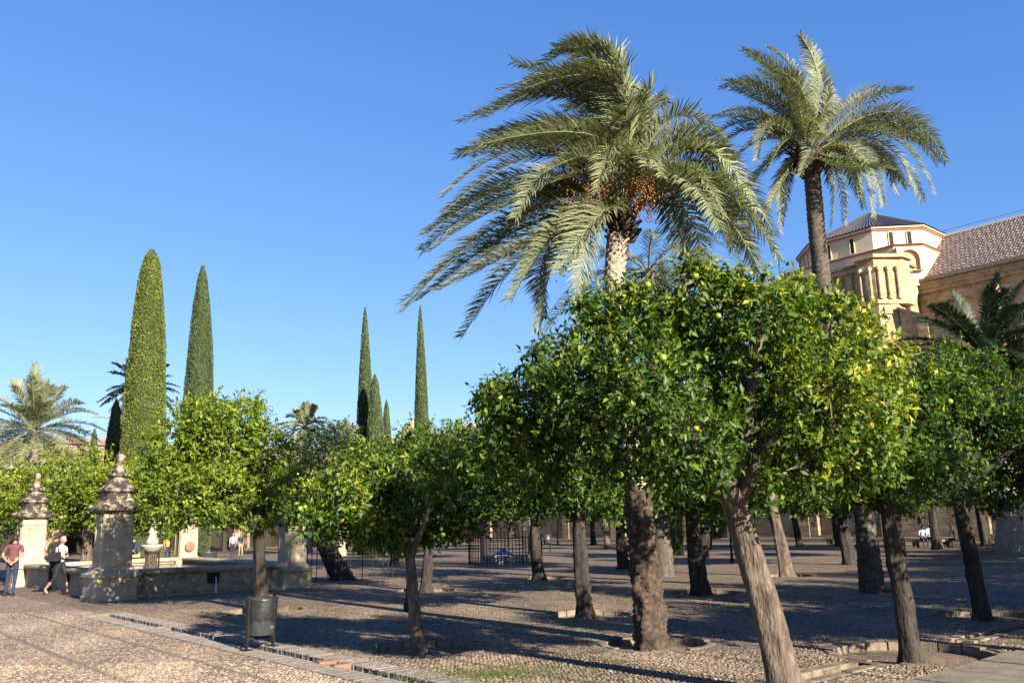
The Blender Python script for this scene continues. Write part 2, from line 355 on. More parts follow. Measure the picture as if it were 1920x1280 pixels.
def water_mat():
    m, nt, p = new_mat('pool_water')
    p.inputs['Base Color'].default_value = (.012, .02, .008, 1); p.inputs['Roughness'].default_value = .04; p.inputs['Specular IOR Level'].default_value = .6
    tc = nt.nodes.new('ShaderNodeTexCoord'); nz = nt.nodes.new('ShaderNodeTexNoise'); nz.inputs['Scale'].default_value = 7; nt.links.new(tc.outputs['Object'], nz.inputs['Vector'])
    b = nt.nodes.new('ShaderNodeBump'); b.inputs['Strength'].default_value = .12; b.inputs['Distance'].default_value = .03; nt.links.new(nz.outputs['Fac'], b.inputs['Height']); nt.links.new(b.outputs[0], p.inputs['Normal'])
    return m
MAT['water'] = water_mat()

# ================================================================== SETTING: ground
rng = random.Random(5)
PITS = [  # trunk foot in the photo, radius
    ('s', (800, 1212), .80), ('palm', (1230, 1205), .74), ('b', (1712, 1222), .98), ('c', (1858, 1152), .85), ('o', (1108, 1150), .80),
    ('i', (1330, 1110), .80), ('r', (800, 1106), .80), ('t', (497, 1143), .85), ('p', (1018, 1083), .80), ('g', (1478, 1078), .80)]
PIT = {k: (ground(*p), r) for k, p, r in PITS}
CH_B = 5.80                      # the water channel runs along the courtyard at this offset
ring0 = lambda c, r, n: [(c[0] + r * math.cos(2 * math.pi * k / n), c[1] + r * math.sin(2 * math.pi * k / n)) for k in range(n)]
def rect_ab(a0, a1, b0, b1): return [tuple(W(a, b)[:2]) for a, b in ((a0, b0), (a1, b0), (a1, b1), (a0, b1))]
def ab(p): p = np.asarray(p); return p[..., :2] @ U[:2], p[..., :2] @ V[:2]
pa, pb = ab(PIT['b'][0]); pr = PIT['b'][1]
RILLS = [(pa - .09, pa + .09, pb + pr + .25, pb + 5.2), (pa - .09, pa + .09, pb - 4.5, pb - pr - .25)]   # (a0, a1, b0, b1)
holes = [rect_ab(-20.9, -2.0, CH_B - .105, CH_B + .105)] + [rect_ab(*q) for q in RILLS] + [ring0(c, r + .10, 28) for c, r in PIT.values()]
POOL = (-25.4, -36.5, 7.2, 13.2)
gm = bmesh.new(); ge = []
for lp in [[(-420, -60), (420, -60), (420, 700), (-420, 700)]] + holes:
    vs = [gm.verts.new((x, y, 0)) for x, y in lp]; ge += [gm.edges.new((vs[i], vs[(i + 1) % len(vs)])) for i in range(len(vs))]
bmesh.ops.triangle_fill(gm, use_beauty=True, use_dissolve=False, edges=ge, normal=(0, 0, 1))
for f in gm.faces:
    if f.normal.z < 0: f.normal_flip()
gme = bpy.data.meshes.new('ground'); gm.to_mesh(gme); gm.free(); gme.materials.append(MAT['cobble'])
ground_obj = tag(link('ground', gme), 'cobbled courtyard ground laid with river pebbles', kind='structure')

# channel bed and the two strips of bricks on edge beside it
mb = MB()
def ab_box(mb, a0, a1, b0, b1, z0, z1, m=0):
    c = W((a0 + a1) / 2, (b0 + b1) / 2, (z0 + z1) / 2); return mb.box(c, (abs(a1 - a0), abs(b1 - b0), z1 - z0), ANG_U, m)
ab_box(mb, -20.95, -1.95, CH_B - .15, CH_B + .15, -.4, -.24)
for b0 in (CH_B - .16, CH_B + .12): ab_box(mb, -20.95, -1.95, b0, b0 + .04, -.245, -.004)
for q in RILLS:
    ab_box(mb, q[0] - .04, q[1] + .04, q[2] - .05, q[3] + .05, -.3, -.10)
    for a0 in (q[0] - .04, q[1] + .01): ab_box(mb, a0, a0 + .03, q[2] - .05, q[3] + .05, -.105, -.004)
tag(mb.obj('channel_bed', MAT['soil']), kind='structure')
strip = tag(link('brick_strip', None), 'brick strips edging the narrow water channel', kind='structure')
v_, f_ = [], []
mbs = MB()
for a in np.arange(-20.9, -2.0, .056):
    for b0, b1 in ((CH_B - .48, CH_B - .105), (CH_B + .105, CH_B + .48)):
        if rng.random() < .006: continue
        e = rng.uniform(-.007, .007); h = rng.uniform(.008, .015)
        bb = (b0, b1 + e) if b0 < CH_B else (b0 + e, b1)
        ab_box(mbs, a, a + .047, bb[0], bb[1], -.15, h)
tag(mbs.obj('brick', MAT['brick'], strip), kind='stuff')
for a, c in ((-10.75, 0), (-10.35, 1), (-20.85, 1), (-17.0, 1)):      # cross bricks bridging the channel
    k = MB(); ab_box(k, a, a + .14, CH_B - .14, CH_B + .12, -.05, .03); k.obj('bridge_brick', MAT['brick_red'] if a > -11 else MAT['kerb'], strip)

# tree pits: soil dish and kerb stones
def kerb_mesh(r, da, seed):
    q = random.Random(seed); v = []; n = 4
    for z in (-.22, .002 + q.uniform(-.007, .007)):
        for k in range(n + 1):
            t = -da / 2 + da * k / n
            v.append((r * math.cos(t), r * math.sin(t), z))
        for k in range(n + 1):
            t = -da / 2 + da * k / n; rr = r + .11 + q.uniform(-.014, .014)
            v.append((rr * math.cos(t), rr * math.sin(t), z))
    s = n + 1; f = []
    for k in range(n):
        f += [(2 * s + k, 2 * s + k + 1, 3 * s + k + 1, 3 * s + k), (k, k + 1, 2 * s + k + 1, 2 * s + k), (s + k + 1, s + k, 3 * s + k, 3 * s + k + 1)]
    f += [(0, 2 * s, 3 * s, s), (n, s + n, 3 * s + n, 2 * s + n)]
    return MB().add(v, f)
for key, (c, r) in PIT.items():
    mb = MB(); prof = [(r + .125, -.003), (r + .12, -.10), (r, -.11), (r * .6, -.10), (r * .3, -.05), (.02, -.02)]
    mb.lathe(prof, 28, cap=False)
    pit = tag(mb.obj('tree_pit', MAT['soil'], None, True, Vector(c)), 'round sunken tree pit with soil', kind='structure')
    n = 19; da = 2 * math.pi / n - .025
    ms = [kerb_mesh(r, da, sum(map(ord, key)) * 3 + k).mesh('kerb_stone', MAT['kerb']) for k in range(3)]
    for k in range(n):
        if rng.random() < .1: continue
        o = link('kerb_stone', ms[k % 3], pit); o.rotation_euler = (rng.uniform(-.02, .02), rng.uniform(-.02, .02), 2 * math.pi * k / n); o.location = (0, 0, rng.uniform(-.016, .008))
# stones lining the small rills
km = [MB().box((0, 0, 0), (.15, .5 + .06 * k, .16), 0, 0, .95).mesh('kerb_stone', MAT['kerb']) for k in range(3)]
rill = tag(link('channel_kerb', None), 'stone kerbs lining a small irrigation rill', kind='structure')
for a0, a1, b0, b1 in RILLS:
    for sd_ in (a0 - .075, a1 + .075):
        b = b0 + .1
        while b < b1 - .4:
            o = link('kerb_stone', km[rng.randrange(3)], rill); o.location = W(sd_ + rng.uniform(-.01, .01), b + .28, -.065 + rng.uniform(-.012, .015)); o.rotation_euler = (0, 0, ANG_U + rng.uniform(-.03, .03)); b += .6
# slab path at the right-hand edge
path = tag(link('path', None), 'smooth stone slab path', kind='structure')
sm = [MB().box((0, 0, 0), (1.02, .84, .1), 0, 0, .985).mesh('slab', MAT['slab']) for k in range(2)]
for i in range(3):
    for j in range(11):
        o = link('slab', sm[(i + j) % 2], path); o.location = W(-4.15 + i * 1.04, 7.4 + j * .86 + (.4 if i % 2 else 0), -.03 + rng.uniform(-.004, .006)); o.rotation_euler = (0, 0, ANG_U)

# pebbles set in mortar: real stones over the near ground
nr = np.random.RandomState(3)
ga, gb = np.meshgrid(np.arange(-24.0, -1.0, .043), np.arange(-3., 22., .066), indexing='ij')
sh = (np.arange(ga.shape[0]) % 2)[:, None] * .033
A_ = (ga + nr.uniform(-.009, .009, ga.shape)).ravel(); B_ = (gb + sh + nr.uniform(-.016, .016, ga.shape)).ravel()
P_ = A_[:, None] * U[None] + B_[:, None] * V[None]
d_ = P_ - EYE; w_ = d_ @ _f; px_ = 960 + FOC * (d_ @ _r2) / np.maximum(w_, .1); py_ = 640 - FOC * (d_ @ _u2) / np.maximum(w_, .1)
ok = (P_[:, 1] > 7.6) & (P_[:, 1] < 20.5) & (px_ > -330) & (px_ < 2200)
ok &= ~((A_ > -21.2) & (B_ > CH_B - .51) & (B_ < CH_B + .51)) & ~((A_ > -4.72) & (B_ > 6.9))
for q in RILLS: ok &= ~((A_ > q[0] - .19) & (A_ < q[1] + .19) & (B_ > q[2] - .1) & (B_ < q[3] + .1))
for c, r in PIT.values(): ok &= np.hypot(P_[:, 0] - c[0], P_[:, 1] - c[1]) > r + .19
ok &= nr.uniform(size=len(ok)) > .015
A_, B_, P_, py_, px_ = A_[ok], B_[ok], P_[ok], py_[ok], px_[ok]
N = len(A_)
border = (np.mod(B_ - CH_B, 1.22) < .10) | (np.mod(A_, 2.9) < .07)
ang = ANG_U + np.where(border, 0., math.pi / 2) + np.where(np.mod(B_, 2.44) < 1.22, .45, -.45) * (~border) + nr.normal(0, .42, N)
lx = nr.uniform(.021, .040, N); ly = nr.uniform(.0135, .0235, N); hz = nr.uniform(.008, .018, N)
big = nr.uniform(size=N) < .1; lx[big] *= 1.12; hz[big] *= 1.25
rn = np.clip(nr.uniform(0, 1, N) * .85 + .15 * np.sin(A_ * 1.7 + B_ * 2.3) + .05, 0, 1); rn[border] = rn[border] * .30
T = []
for k in range(6):
    t = 2 * math.pi * k / 6; T.append((math.cos(t), math.sin(t), -.35))
for k in range(6):
    t = 2 * math.pi * k / 6 + .2; T.append((.74 * math.cos(t), .74 * math.sin(t), .72))
T.append((.05, .0, 1.)); T = np.array(T)
TF = [(k, (k + 1) % 6, 6 + (k + 1) % 6) for k in range(6)] + [(k, 6 + (k + 1) % 6, 6 + k) for k in range(6)] + [(6 + k, 6 + (k + 1) % 6, 12) for k in range(6)]
TF = np.array(TF)
near = np.argsort(-(py_ - 1e6 * ((px_ < 0) | (px_ > 1920) | (py_ > 1285))))[:300]
mask = np.ones(N, bool); mask[near] = False
def inst(T, idx):
    jit = 1 + nr.uniform(-.14, .14, (len(idx), len(T), 1))
    L = T[None] * np.stack([lx[idx], ly[idx], hz[idx]], 1)[:, None, :] * jit
    c, s = np.cos(ang[idx])[:, None], np.sin(ang[idx])[:, None]
    return np.stack([L[..., 0] * c - L[..., 1] * s, L[..., 0] * s + L[..., 1] * c, L[..., 2]], -1) + P_[idx][:, None, :]
T2 = np.array([(math.cos(2 * math.pi * k / 6), math.sin(2 * math.pi * k / 6), -.1) for k in range(6)] + [(.06, 0., .95)]); TF2 = np.array([(k, (k + 1) % 6, 6) for k in range(6)])
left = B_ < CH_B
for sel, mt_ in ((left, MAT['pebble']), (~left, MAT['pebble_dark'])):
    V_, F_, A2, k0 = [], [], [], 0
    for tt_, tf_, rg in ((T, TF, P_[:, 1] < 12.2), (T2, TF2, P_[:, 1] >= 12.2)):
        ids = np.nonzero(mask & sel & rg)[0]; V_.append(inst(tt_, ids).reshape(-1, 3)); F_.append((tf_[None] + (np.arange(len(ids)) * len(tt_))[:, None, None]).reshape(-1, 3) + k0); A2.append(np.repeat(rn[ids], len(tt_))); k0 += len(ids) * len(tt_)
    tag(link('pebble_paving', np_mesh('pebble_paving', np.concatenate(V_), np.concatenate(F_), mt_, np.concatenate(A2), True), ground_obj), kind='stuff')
pm = {}
for dk in (0, 1):
    for k in range(8):
        q = T * np.array([.031, .019, .014]) * (1 + nr.uniform(-.12, .12, (13, 1))); pm[dk, k] = np_mesh('pebble', q, TF, MAT['pebble_dark' if dk else 'pebble'], np.full(13, (k + .5) / 8), True)
for i in near:
    o = link('pebble', pm[0 if left[i] else 1, int(rn[i] * 7.99)], ground_obj); o.location = P_[i]; o.rotation_euler = (0, 0, ang[i])

# ================================================================== SETTING: mosque wall, church, galleries
ROT = Matrix.Rotation(ANG_U, 4, 'Z')
def ab_thing(name, label, cat, a, b, group=None): return thing(name, label, cat, W(a, b), ANG_U, group)   # local x = along U, y = along V
mw = ab_thing('mosque_wall', 'long ochre courtyard wall with blind arches and stepped battlements', 'wall', -60, 66)
mp_w = lambda x, z, d: (x, d, z)
mb = MB()
bays = [(-52 + 7.2 * k) for k in range(13)]
hl = [arch(x + 3.6, 2.35 if k % 3 else 2.6, .5, 6.6) for k, x in enumerate(bays) if x + 6.5 < 33]
mb.plate([(-62, 0), (33, 0), (33, 13.0), (-62, 13.0)], hl, mp_w, .5, 0, True, 1)
mb.obj('wall', [MAT['wall_stone'], MAT['wall_plaster']], mw)
mb = MB().plate([(33.05, 0), (60, 0), (60, 10.2), (33.05, 10.2)], [arch(37, 2.4, .5, 6.), arch(45, 2.4, .5, 6.)], mp_w, .5, 0, True, 1); mb.obj('wall', [MAT['wall_stone'], MAT['wall_plaster']], mw)
for x in bays:
    if x > 32: continue
    MB().box((x, -.04, 4.6), (1.0, .10, 9.2), 0, 0, .98).obj('buttress', MAT['wall_plaster'] if int(x) % 2 else MAT['wall_stone'], mw)
MB().box((-14, -.22, 12.85), (95.5, .5, .32)).obj('cornice', MAT['merlon'], mw)
mm = MB()
for k, (w, h) in enumerate(((1.0, .42), (.74, .32), (.48, .28), (.24, .3))): mm.box((0, 0, sum(q for _, q in ((1.0, .42), (.74, .32), (.48, .28), (.24, .3))[:k]) + h / 2), (w, .5, h))
mmesh = mm.mesh('merlon', MAT['merlon'])
for k in range(74): link('merlon', mmesh, mw, (-61 + k * 1.27, .1, 13.02))
MB().box((-14, -1.35, .16), (95, 2.4, .32)).obj('ledge', MAT['slab'], mw)
eave = MB()
for k in range(54): eave.box((33.3 + k * .5, 1.2, 10.55), (.3, 3.2, .2))
eave.box((46.5, 1.3, 10.35), (27, 3.4, .2)); eave.obj('tile_eave', MAT['terracotta'], mw)
mr = ab_thing('mosque_roof', 'low tiled roofs of the prayer hall behind the battlements', 'roof', -60, 67)
for k in range(4):
    m_ = MB(); y0 = .6 + k * 5.4
    m_.add([(-62, y0, 10.2), (44, y0, 10.2), (44, y0 + 2.7, 11.6), (-62, y0 + 2.7, 11.6), (44, y0 + 5.4, 10.2), (-62, y0 + 5.4, 10.2)], [(0, 1, 2, 3), (3, 2, 4, 5), (0, 3, 5), (1, 4, 2)])
    m_.obj('roof_ridge', MAT['terracotta'], mr)

ch = ab_thing('cathedral', 'golden stone church with chamfered cream tower and striped tile nave roof', 'church', -49.3, 103.3)
def octa(h, c):   # chamfered square, half width h, chamfer c
    q = h - c
    return [(h, -q), (h, q), (q, h), (-q, h), (-h, q), (-h, -q), (-q, -h), (q, -h)]
def prism(mb, ring, z0, z1, m=0, ring1=None):
    r1 = ring1 or ring; n = len(ring)
    return mb.add([(x, y, z0) for x, y in ring] + [(x, y, z1) for x, y in r1], [tuple(range(n))] + [tuple(n + k for k in range(n))] + [(k, (k + 1) % n, n + (k + 1) % n, n + k) for k in range(n)], m)
def sc(r, k): return [(x * k, y * k) for x, y in r]
# upper storey of the tower
o1 = octa(8.1, 4.1)
tw = prism(MB(), o1, 31.5, 35.0).obj('tower_upper', MAT['church_cream'], ch)
prism(MB(), sc(o1, 1.018), 35.02, 35.22).obj('tower_moulding', MAT['church_red'], ch)
prism(MB(), sc(o1, 1.04), 35.24, 35.42).obj('tower_cornice', MAT['church_cream'], ch)
rf = MB(); n = 8; e8 = sc(o1, 1.05)
rings = []
for k in range(8):
    x0, y0 = e8[k]; x1, y1 = e8[(k + 1) % 8]; L = math.hypot(x1 - x0, y1 - y0); nc = max(4, int(L / .42))
    nx, ny = (y1 - y0) / L, -(x1 - x0) / L
    row = []
    for j in range(nc * 2 + 1):
        t = j / (nc * 2); row.append((x0 + (x1 - x0) * t, y0 + (y1 - y0) * t, j % 2))
    v = []
    for (x, y, up) in row: v.append((x, y, 35.45 + (.16 if up else 0)))
    v.append((0, 0, 40.4)); rf.add(v, [(j, j + 1, len(v) - 1) for j in range(len(row) - 1)])
rf.obj('tower_roof', MAT['lead'], ch)
def window(parent, ring, edge, t, z0, z1, w, mat=MAT['dark'], frame=MAT['church_cream']):
    x0, y0 = ring[edge]; x1, y1 = ring[(edge + 1) % len(ring)]; L = math.hypot(x1 - x0, y1 - y0); dx, dy = (x1 - x0) / L, (y1 - y0) / L
    cx, cy = x0 + dx * L * t, y0 + dy * L * t; nx, ny = dy, -dx; rz = math.atan2(dy, dx)
    wd = MB().box((cx + nx * .02, cy + ny * .02, (z0 + z1) / 2), (w, .12, z1 - z0), rz).obj('window', mat, parent)
    fr = MB()
    for s in (-1, 1): fr.box((cx + nx * .06 + dx * s * (w / 2 + .04), cy + ny * .06 + dy * s * (w / 2 + .04), (z0 + z1) / 2), (.07, .16, z1 - z0 + .2), rz)
    fr.box((cx + nx * .06, cy + ny * .06, z1 + .08), (w - .02, .2, .14), rz); fr.obj('frame', frame, wd)
for e, ts in ((6, (.3, .68)), (5, (.1, .45, .8, )), (7, (.36, .72)), (4, (.5,))):
    for t in ts: window(ch, o1, e, t, 33.0, 34.75, .46)
# middle storey
o2 = octa(9.0, 2.3)
prism(MB(), o2, 27.5, 32.2).obj('tower_middle', MAT['church_cream'], ch)
prism(MB(), sc(o2, 1.012), 32.22, 32.36).obj('tower_moulding', MAT['church_red'], ch)
prism(MB(), sc(o2, 1.035), 32.38, 32.55, 0, sc(o2, .93)).obj('tower_ledge', MAT['white'], ch)
def niche(parent, ring, edge, t, z0, hw, zs, mat):
    x0, y0 = ring[edge]; x1, y1 = ring[(edge + 1) % len(ring)]; L = math.hypot(x1 - x0, y1 - y0); dx, dy = (x1 - x0) / L, (y1 - y0) / L; nx, ny = dy, -dx
    cx, cy = x0 + dx * L * t, y0 + dy * L * t
    pts = arch(0, hw, z0, zs, 14); out = [(-hw - .35, z0 - .02), (hw + .35, z0 - .02), (hw + .35, zs + hw + .35), (-hw - .35, zs + hw + .35)]
    mb = MB().plate(out, [pts], lambda x, z, d: (cx + dx * x + nx * (.5 - d), cy + dy * x + ny * (.5 - d), z), .42, 0, True, 1)
    return mb.obj('arched_niche', [MAT['church_cream'], mat], parent)
niche(ch, o2, 7, .48, 29.2, 1.05, 30.6, MAT['church_yellow'])
niche(ch, o2, 6, .70, 29.0, 1.15, 29.7, MAT['church_yellow'])
niche(ch, o2, 6, .22, 29.0, 1.15, 29.7, MAT['church_yellow'])
# stone lower storey: big block in front of the tower with corner pier
blk = [(-8.6, -13.0), (5.9, -13.0), (7.7, -10.6), (7.7, -4), (7.7, 6), (-8.6, 6)]
prism(MB(), blk, 8, 29.0).obj('choir_wall', MAT['church_stone'], ch)
prism(MB(), [(-8.8, -13.35), (6.1, -13.35), (8.1, -10.7), (8.1, -4), (8.1, 6), (-8.8, 6)], 29.02, 29.5).obj('choir_cornice', MAT['church_stone'], ch)
prism(MB(), [(-9.0, -13.65), (6.25, -13.65), (8.4, -10.8), (8.4, -4), (8.4, 6), (-9.0, 6)], 29.52, 29.85).obj('choir_cornice', MAT['slab'], ch)
pier = MB(); prism(pier, [(4.6, -14.0), (6.6, -14.0), (8.6, -11.4), (8.6, -9.8), (4.6, -9.8)], 25.2, 29.9); pier.obj('pier', MAT['church_stone'], ch)
prism(MB(), [(4.3, -14.35), (6.8, -14.35), (8.95, -11.6), (8.95, -9.6), (4.3, -9.6)], 29.92, 30.3).obj('pier_cap', MAT['church_stone'], ch)
prism(MB(), [(4.5, -14.15), (6.7, -14.15), (8.75, -11.5), (8.75, -9.7), (4.5, -9.7)], 24.7, 25.18).obj('pier_band', MAT['church_stone'], ch)
for cx, cy in ((5.0, -14.2), (6.1, -14.2), (6.95, -13.85), (7.6, -13.0), (8.25, -12.15), (2.2, -13.15), (3.4, -13.15), (1.2, -13.15)):
    MB().lathe([(.25, 25.2), (.25, 25.45), (.17, 25.55), (.15, 28.35), (.25, 28.55), (.25, 28.9)], 10, (cx, cy, 0)).obj('pilaster', MAT['church_stone'], ch)
pp = MB(); prism(pp, [(5.2, -13.9), (6.6, -13.9), (8.0, -12.3), (8.0, -10.6), (5.2, -10.6)], 20.8, 24.68); pp.obj('pier_lower', MAT['church_stone'], ch)
prism(MB(), [(5.6, -13.5), (6.4, -13.5), (7.5, -12.2), (7.5, -11), (5.6, -11)], 19.6, 20.78, 0, [(5.0, -14.1), (6.7, -14.1), (8.3, -12.4), (8.3, -10.6), (5.0, -10.6)]).obj('pier_corbel', MAT['church_stone'], ch)
pn = MB().box((7.33, -13.2, 24.0), (.9, .1, .9), math.atan2(1.7, 1.6)); pn.obj('pier_panel', MAT['church_stone'], ch)
# side arch between pier and nave (faces the sun)
MB().plate([(-9.6, 8), (-.2, 8), (-.2, 28.3), (-9.6, 28.3)], [arch(-5.6, 2.2, 20, 25.2)], lambda x, z, d: (8.1 - d, x, z), .5, 0, True, 1).obj('side_arch', [MAT['church_stone'], MAT['church_cream']], ch)
# lean-to half gables below
MB().add([(8.2, -12.6, 23.9), (8.2, -12.6, 15), (15.5, -12.6, 15), (15.5, -12.6, 20.2), (8.2, -11.8, 23.9), (8.2, -11.8, 15), (15.5, -11.8, 15), (15.5, -11.8, 20.2)], [(0, 1, 2, 3), (4, 7, 6, 5), (0, 3, 7, 4), (1, 5, 6, 2), (0, 4, 5, 1), (3, 2, 6, 7)]).obj('flying_buttress', MAT['church_stone'], ch)
MB().add([(8.1, -13.0, 23.95), (15.8, -13.0, 20.1), (15.8, -11.4, 20.1), (8.1, -11.4, 23.95), (8.1, -13.0, 24.2), (15.8, -13.0, 20.35), (15.8, -11.4, 20.35), (8.1, -11.4, 24.2)], [(0, 1, 2, 3), (4, 5, 6, 7), (0, 1, 5, 4), (1, 2, 6, 5), (2, 3, 7, 6), (3, 0, 4, 7)]).obj('buttress_coping', MAT['slab'], ch)
MB().plate([(.2, 8), (5.1, 8), (5.1, 24.3), (3.9, 24.6), (.2, 22.2)], [arch(3.3, 1.5, 14, 20.6)], lambda x, z, d: (x, -14.6 + d, z), .9, 0, True, 1).obj('flying_buttress', [MAT['church_cream'], MAT['church_stone']], ch)
MB().box((10.6, -12.75, 20.9), (1.1, .5, 1.7)).obj('dormer', MAT['church_stone'], ch)
# nave
NB0, NB1, NZ = -6.3, 10.0, 28.5
hl = [arch(11.8, 3.0, 14, 22.6), arch(20.2, 3.3, 14, 22.9), arch(28.6, 3.3, 14, 22.9), arch(37, 3.3, 14, 22.9)]
MB().plate([(7.8, 8), (46, 8), (46, 26.6), (7.8, 26.6)], hl, lambda x, z, d: (x, NB0 + d, z), 1.1, 0, True, 1).obj('nave_wall', [MAT['church_stone'], MAT['church_cream']], ch)
MB().box((27, NB0 - .1, 26.85), (38.4, .7, .45)).obj('nave_cornice', MAT['church_stone'], ch)
MB().box((27, NB0 - .2, 27.45), (38.4, .9, .7)).obj('nave_cornice', MAT['church_stone'], ch)
MB().box((27, NB0 - .4, 28.0), (38.4, 1.3, .35)).obj('nave_cornice', MAT['slab'], ch)
for x in (16.05, 24.4, 32.8): 
    MB().box((x, NB0 - .9, 19.5), (.9, 1.7, 13.), 0, 0, .8).obj('nave_buttress', MAT['church_stone'], ch)
for cx, hw in ((11.8, 2.2), (20.2, 2.4), (28.6, 2.4)):
    pa_ = [(math.cos(math.pi * k / 16), math.sin(math.pi * k / 16)) for k in range(17)]
    ri = MB(); R0 = hw
    for (c0, s0), (c1, s1) in zip(pa_, pa_[1:]):
        ri.add([(cx + R0 * c0, NB0 + .95, 21 + R0 * s0), (cx + R0 * c1, NB0 + .95, 21 + R0 * s1), (cx + (R0 - .35) * c1, NB0 + .95, 21 + (R0 - .35) * s1), (cx + (R0 - .35) * c0, NB0 + .95, 21 + (R0 - .35) * s0)] , [(0, 1, 2, 3)])
        ri.add([(cx + R0 * c0, NB0 + .75, 21 + R0 * s0), (cx + R0 * c1, NB0 + .75, 21 + R0 * s1), (cx + (R0 - .35) * c1, NB0 + .75, 21 + (R0 - .35) * s1), (cx + (R0 - .35) * c0, NB0 + .75, 21 + (R0 - .35) * s0)] , [(0, 1, 2, 3)])
    ri.obj('arch_moulding', MAT['church_stone'], ch)
# corrugated tile roof as its own slope frame: x along, y up the slope
sl_len = math.hypot(1.7 - (NB0 - .6), 35.4 - NZ); 
tr = MB(); nx_ = 240; 
xs = np.linspace(7.2, 46, nx_ + 1); rows = 16
vv = []; 
for j in range(rows + 1):
    for i, x in enumerate(xs):
        vv.append((x, sl_len * j / rows, (.13 if i % 2 else 0) + (.03 if j % 2 else 0)))
ff = [(j * (nx_ + 1) + i, j * (nx_ + 1) + i + 1, (j + 1) * (nx_ + 1) + i + 1, (j + 1) * (nx_ + 1) + i) for j in range(rows) for i in range(nx_)]
ro = link('nave_roof', np_mesh('nave_roof', vv, ff, MAT['stripe_tile']), ch, (0, NB0 - .6, NZ - .25)); ro.rotation_euler = (math.atan2(35.4 - NZ, 1.7 - (NB0 - .6)), 0, 0)
ro2 = link('nave_roof', ro.data, ch, (53.2, 10.0 + .0, NZ - .25)); ro2.rotation_euler = (math.atan2(35.4 - NZ, 8.3), 0, math.pi)
MB().box((26.6, 1.75, 35.32), (39, .5, .3)).obj('ridge_tiles', MAT['white'], ch)
MB().tube([(7.0, NB0 - .6, NZ - .1), (7.0, 1.7, 35.4)], .35, 6).obj('verge', MAT['white'], ch)
MB().tube([(7.5, 1.7, 35.95), (46, 1.7, 35.95)], .035, 5).obj('lightning_rail', MAT['iron_grey'], ch)
rl = MB()
for x, y in ((7.9, -8.8), (7.9, -7.4), (7.9, -6.2)): rl.tube([(x, y, 29.8), (x, y, 30.9)], .04, 5)
for z in (30.4, 30.9): rl.tube([(7.9, -8.8, z), (7.9, -6.2, z)], .035, 5)
rl.obj('roof_railing', MAT['iron_grey'], ch)

# far gallery across the end of the courtyard
ga_ = ab_thing('arcade_gallery', 'low arcaded gallery with tiled roof closing the far end', 'building', -92, 40)
MB().plate([(-75, 0), (26, 0), (26, 8.2), (-75, 8.2)], [arch(-72 + 6.2 * k, 2.2, .02, 4.2) for k in range(16)], lambda x, z, d: (-d, x, z), 4., 0, True, 1).obj('wall', [MAT['wall_stone'], MAT['dark']], ga_)  # dark stone and near-black arch backs: the gallery's shade is painted in
gr = MB(); nyy = 400
ys = np.linspace(-76, 27, nyy + 1); vv = [(q, y, z + (.14 if i % 2 else 0)) for q, z in ((.7, 8.25), (-9.5, 11.2)) for i, y in enumerate(ys)]
link('tile_roof', np_mesh('tile_roof', vv, [(i, i + 1, nyy + 2 + i, nyy + 1 + i) for i in range(nyy)], MAT['terracotta']), ga_)
MB().box((.35, -24, 8.1), (.7, 101, .25)).obj('eave', MAT['white'], ga_)

def house(label, a, b, w, d, h, rh, wallm=MAT['white'], roofm=MAT['terracotta']):
    t = ab_thing('distant_house', label, 'house', a, b)
    MB().box((0, 0, h / 2), (d, w, h)).obj('wall', wallm, t)
    r_ = MB(); r_.add([(-d / 2 - .4, -w / 2 - .4, h), (d / 2 + .4, -w / 2 - .4, h), (d / 2 + .4, w / 2 + .4, h), (-d / 2 - .4, w / 2 + .4, h), (0, -w / 2 - .4, h + rh), (0, w / 2 + .4, h + rh)], [(0, 1, 4), (2, 3, 5), (1, 2, 5, 4), (3, 0, 4, 5), (0, 3, 2, 1)]); r_.obj('roof', roofm, t)
    for k in range(3):
        wd = MB().box((d / 2 + .02, -w / 2 + w * (k + .5) / 3, h * .72), (.1, 1.0, 1.5)).obj('window', MAT['dark'], t)
    return t
house('white house rising behind the gallery roof at far left', -112, 28, 7, 9, 12.0, 1.2)
house('small white house with red roof beside the thick cypress', -118, 36.5, 4.5, 8, 12.6, 1.2)
house('white house showing between the date palm and the slim cypresses', -120, 58, 9, 9, 12.6, 1.6)
dm = ab_thing('domed_lantern', 'small pale lantern with low dome beside the slim lone cypress', 'dome', -108, 72.5)
MB().lathe([(1.9, 0), (1.9, 15.6), (2.2, 15.8), (2.2, 16.1)], 8).obj('drum', MAT['stone'], dm)
MB().lathe([(2.0, 16.1), (1.8, 16.7), (1.2, 17.4), (.5, 17.8), (.12, 18.0), (.08, 18.7)], 16).obj('dome', MAT['stone'], dm, True)
dm2 = ab_thing('domed_lantern', 'low pale roof dome rising just above the battlements', 'dome', -92, 73)
MB().lathe([(5, 12), (5, 14.2), (4, 15.0), (2.4, 15.6), (.3, 15.9)], 18).obj('dome', MAT['stone'], dm2, True)
sl = thing('street_lamp', 'thin grey street lamp mast above the far roofs', 'lamp', at_y(191, 1000, 118) * np.array([1, 1, 0]))
MB().tube([(0, 0, 0), (0, 0, 17.6)], [.14, .08], 6).obj('mast', MAT['iron_grey'], sl)
MB().tube([(0, 0, 17.6), (-1.6, -.5, 17.75)], .07, 6).obj('arm', MAT['iron_grey'], sl)
MB().box((-1.9, -.6, 17.72), (.9, .4, .18), .3).obj('lamp_head', MAT['iron_grey'], sl)
ta = thing('roof_antenna', 'thin television antenna standing on the far roofs', 'antenna', at_y(177, 1000, 116) * np.array([1, 1, 0]))
MB().tube([(0, 0, 9), (0, 0, 15.6)], .05, 5).obj('mast', MAT['iron_grey'], ta)
kb = MB()
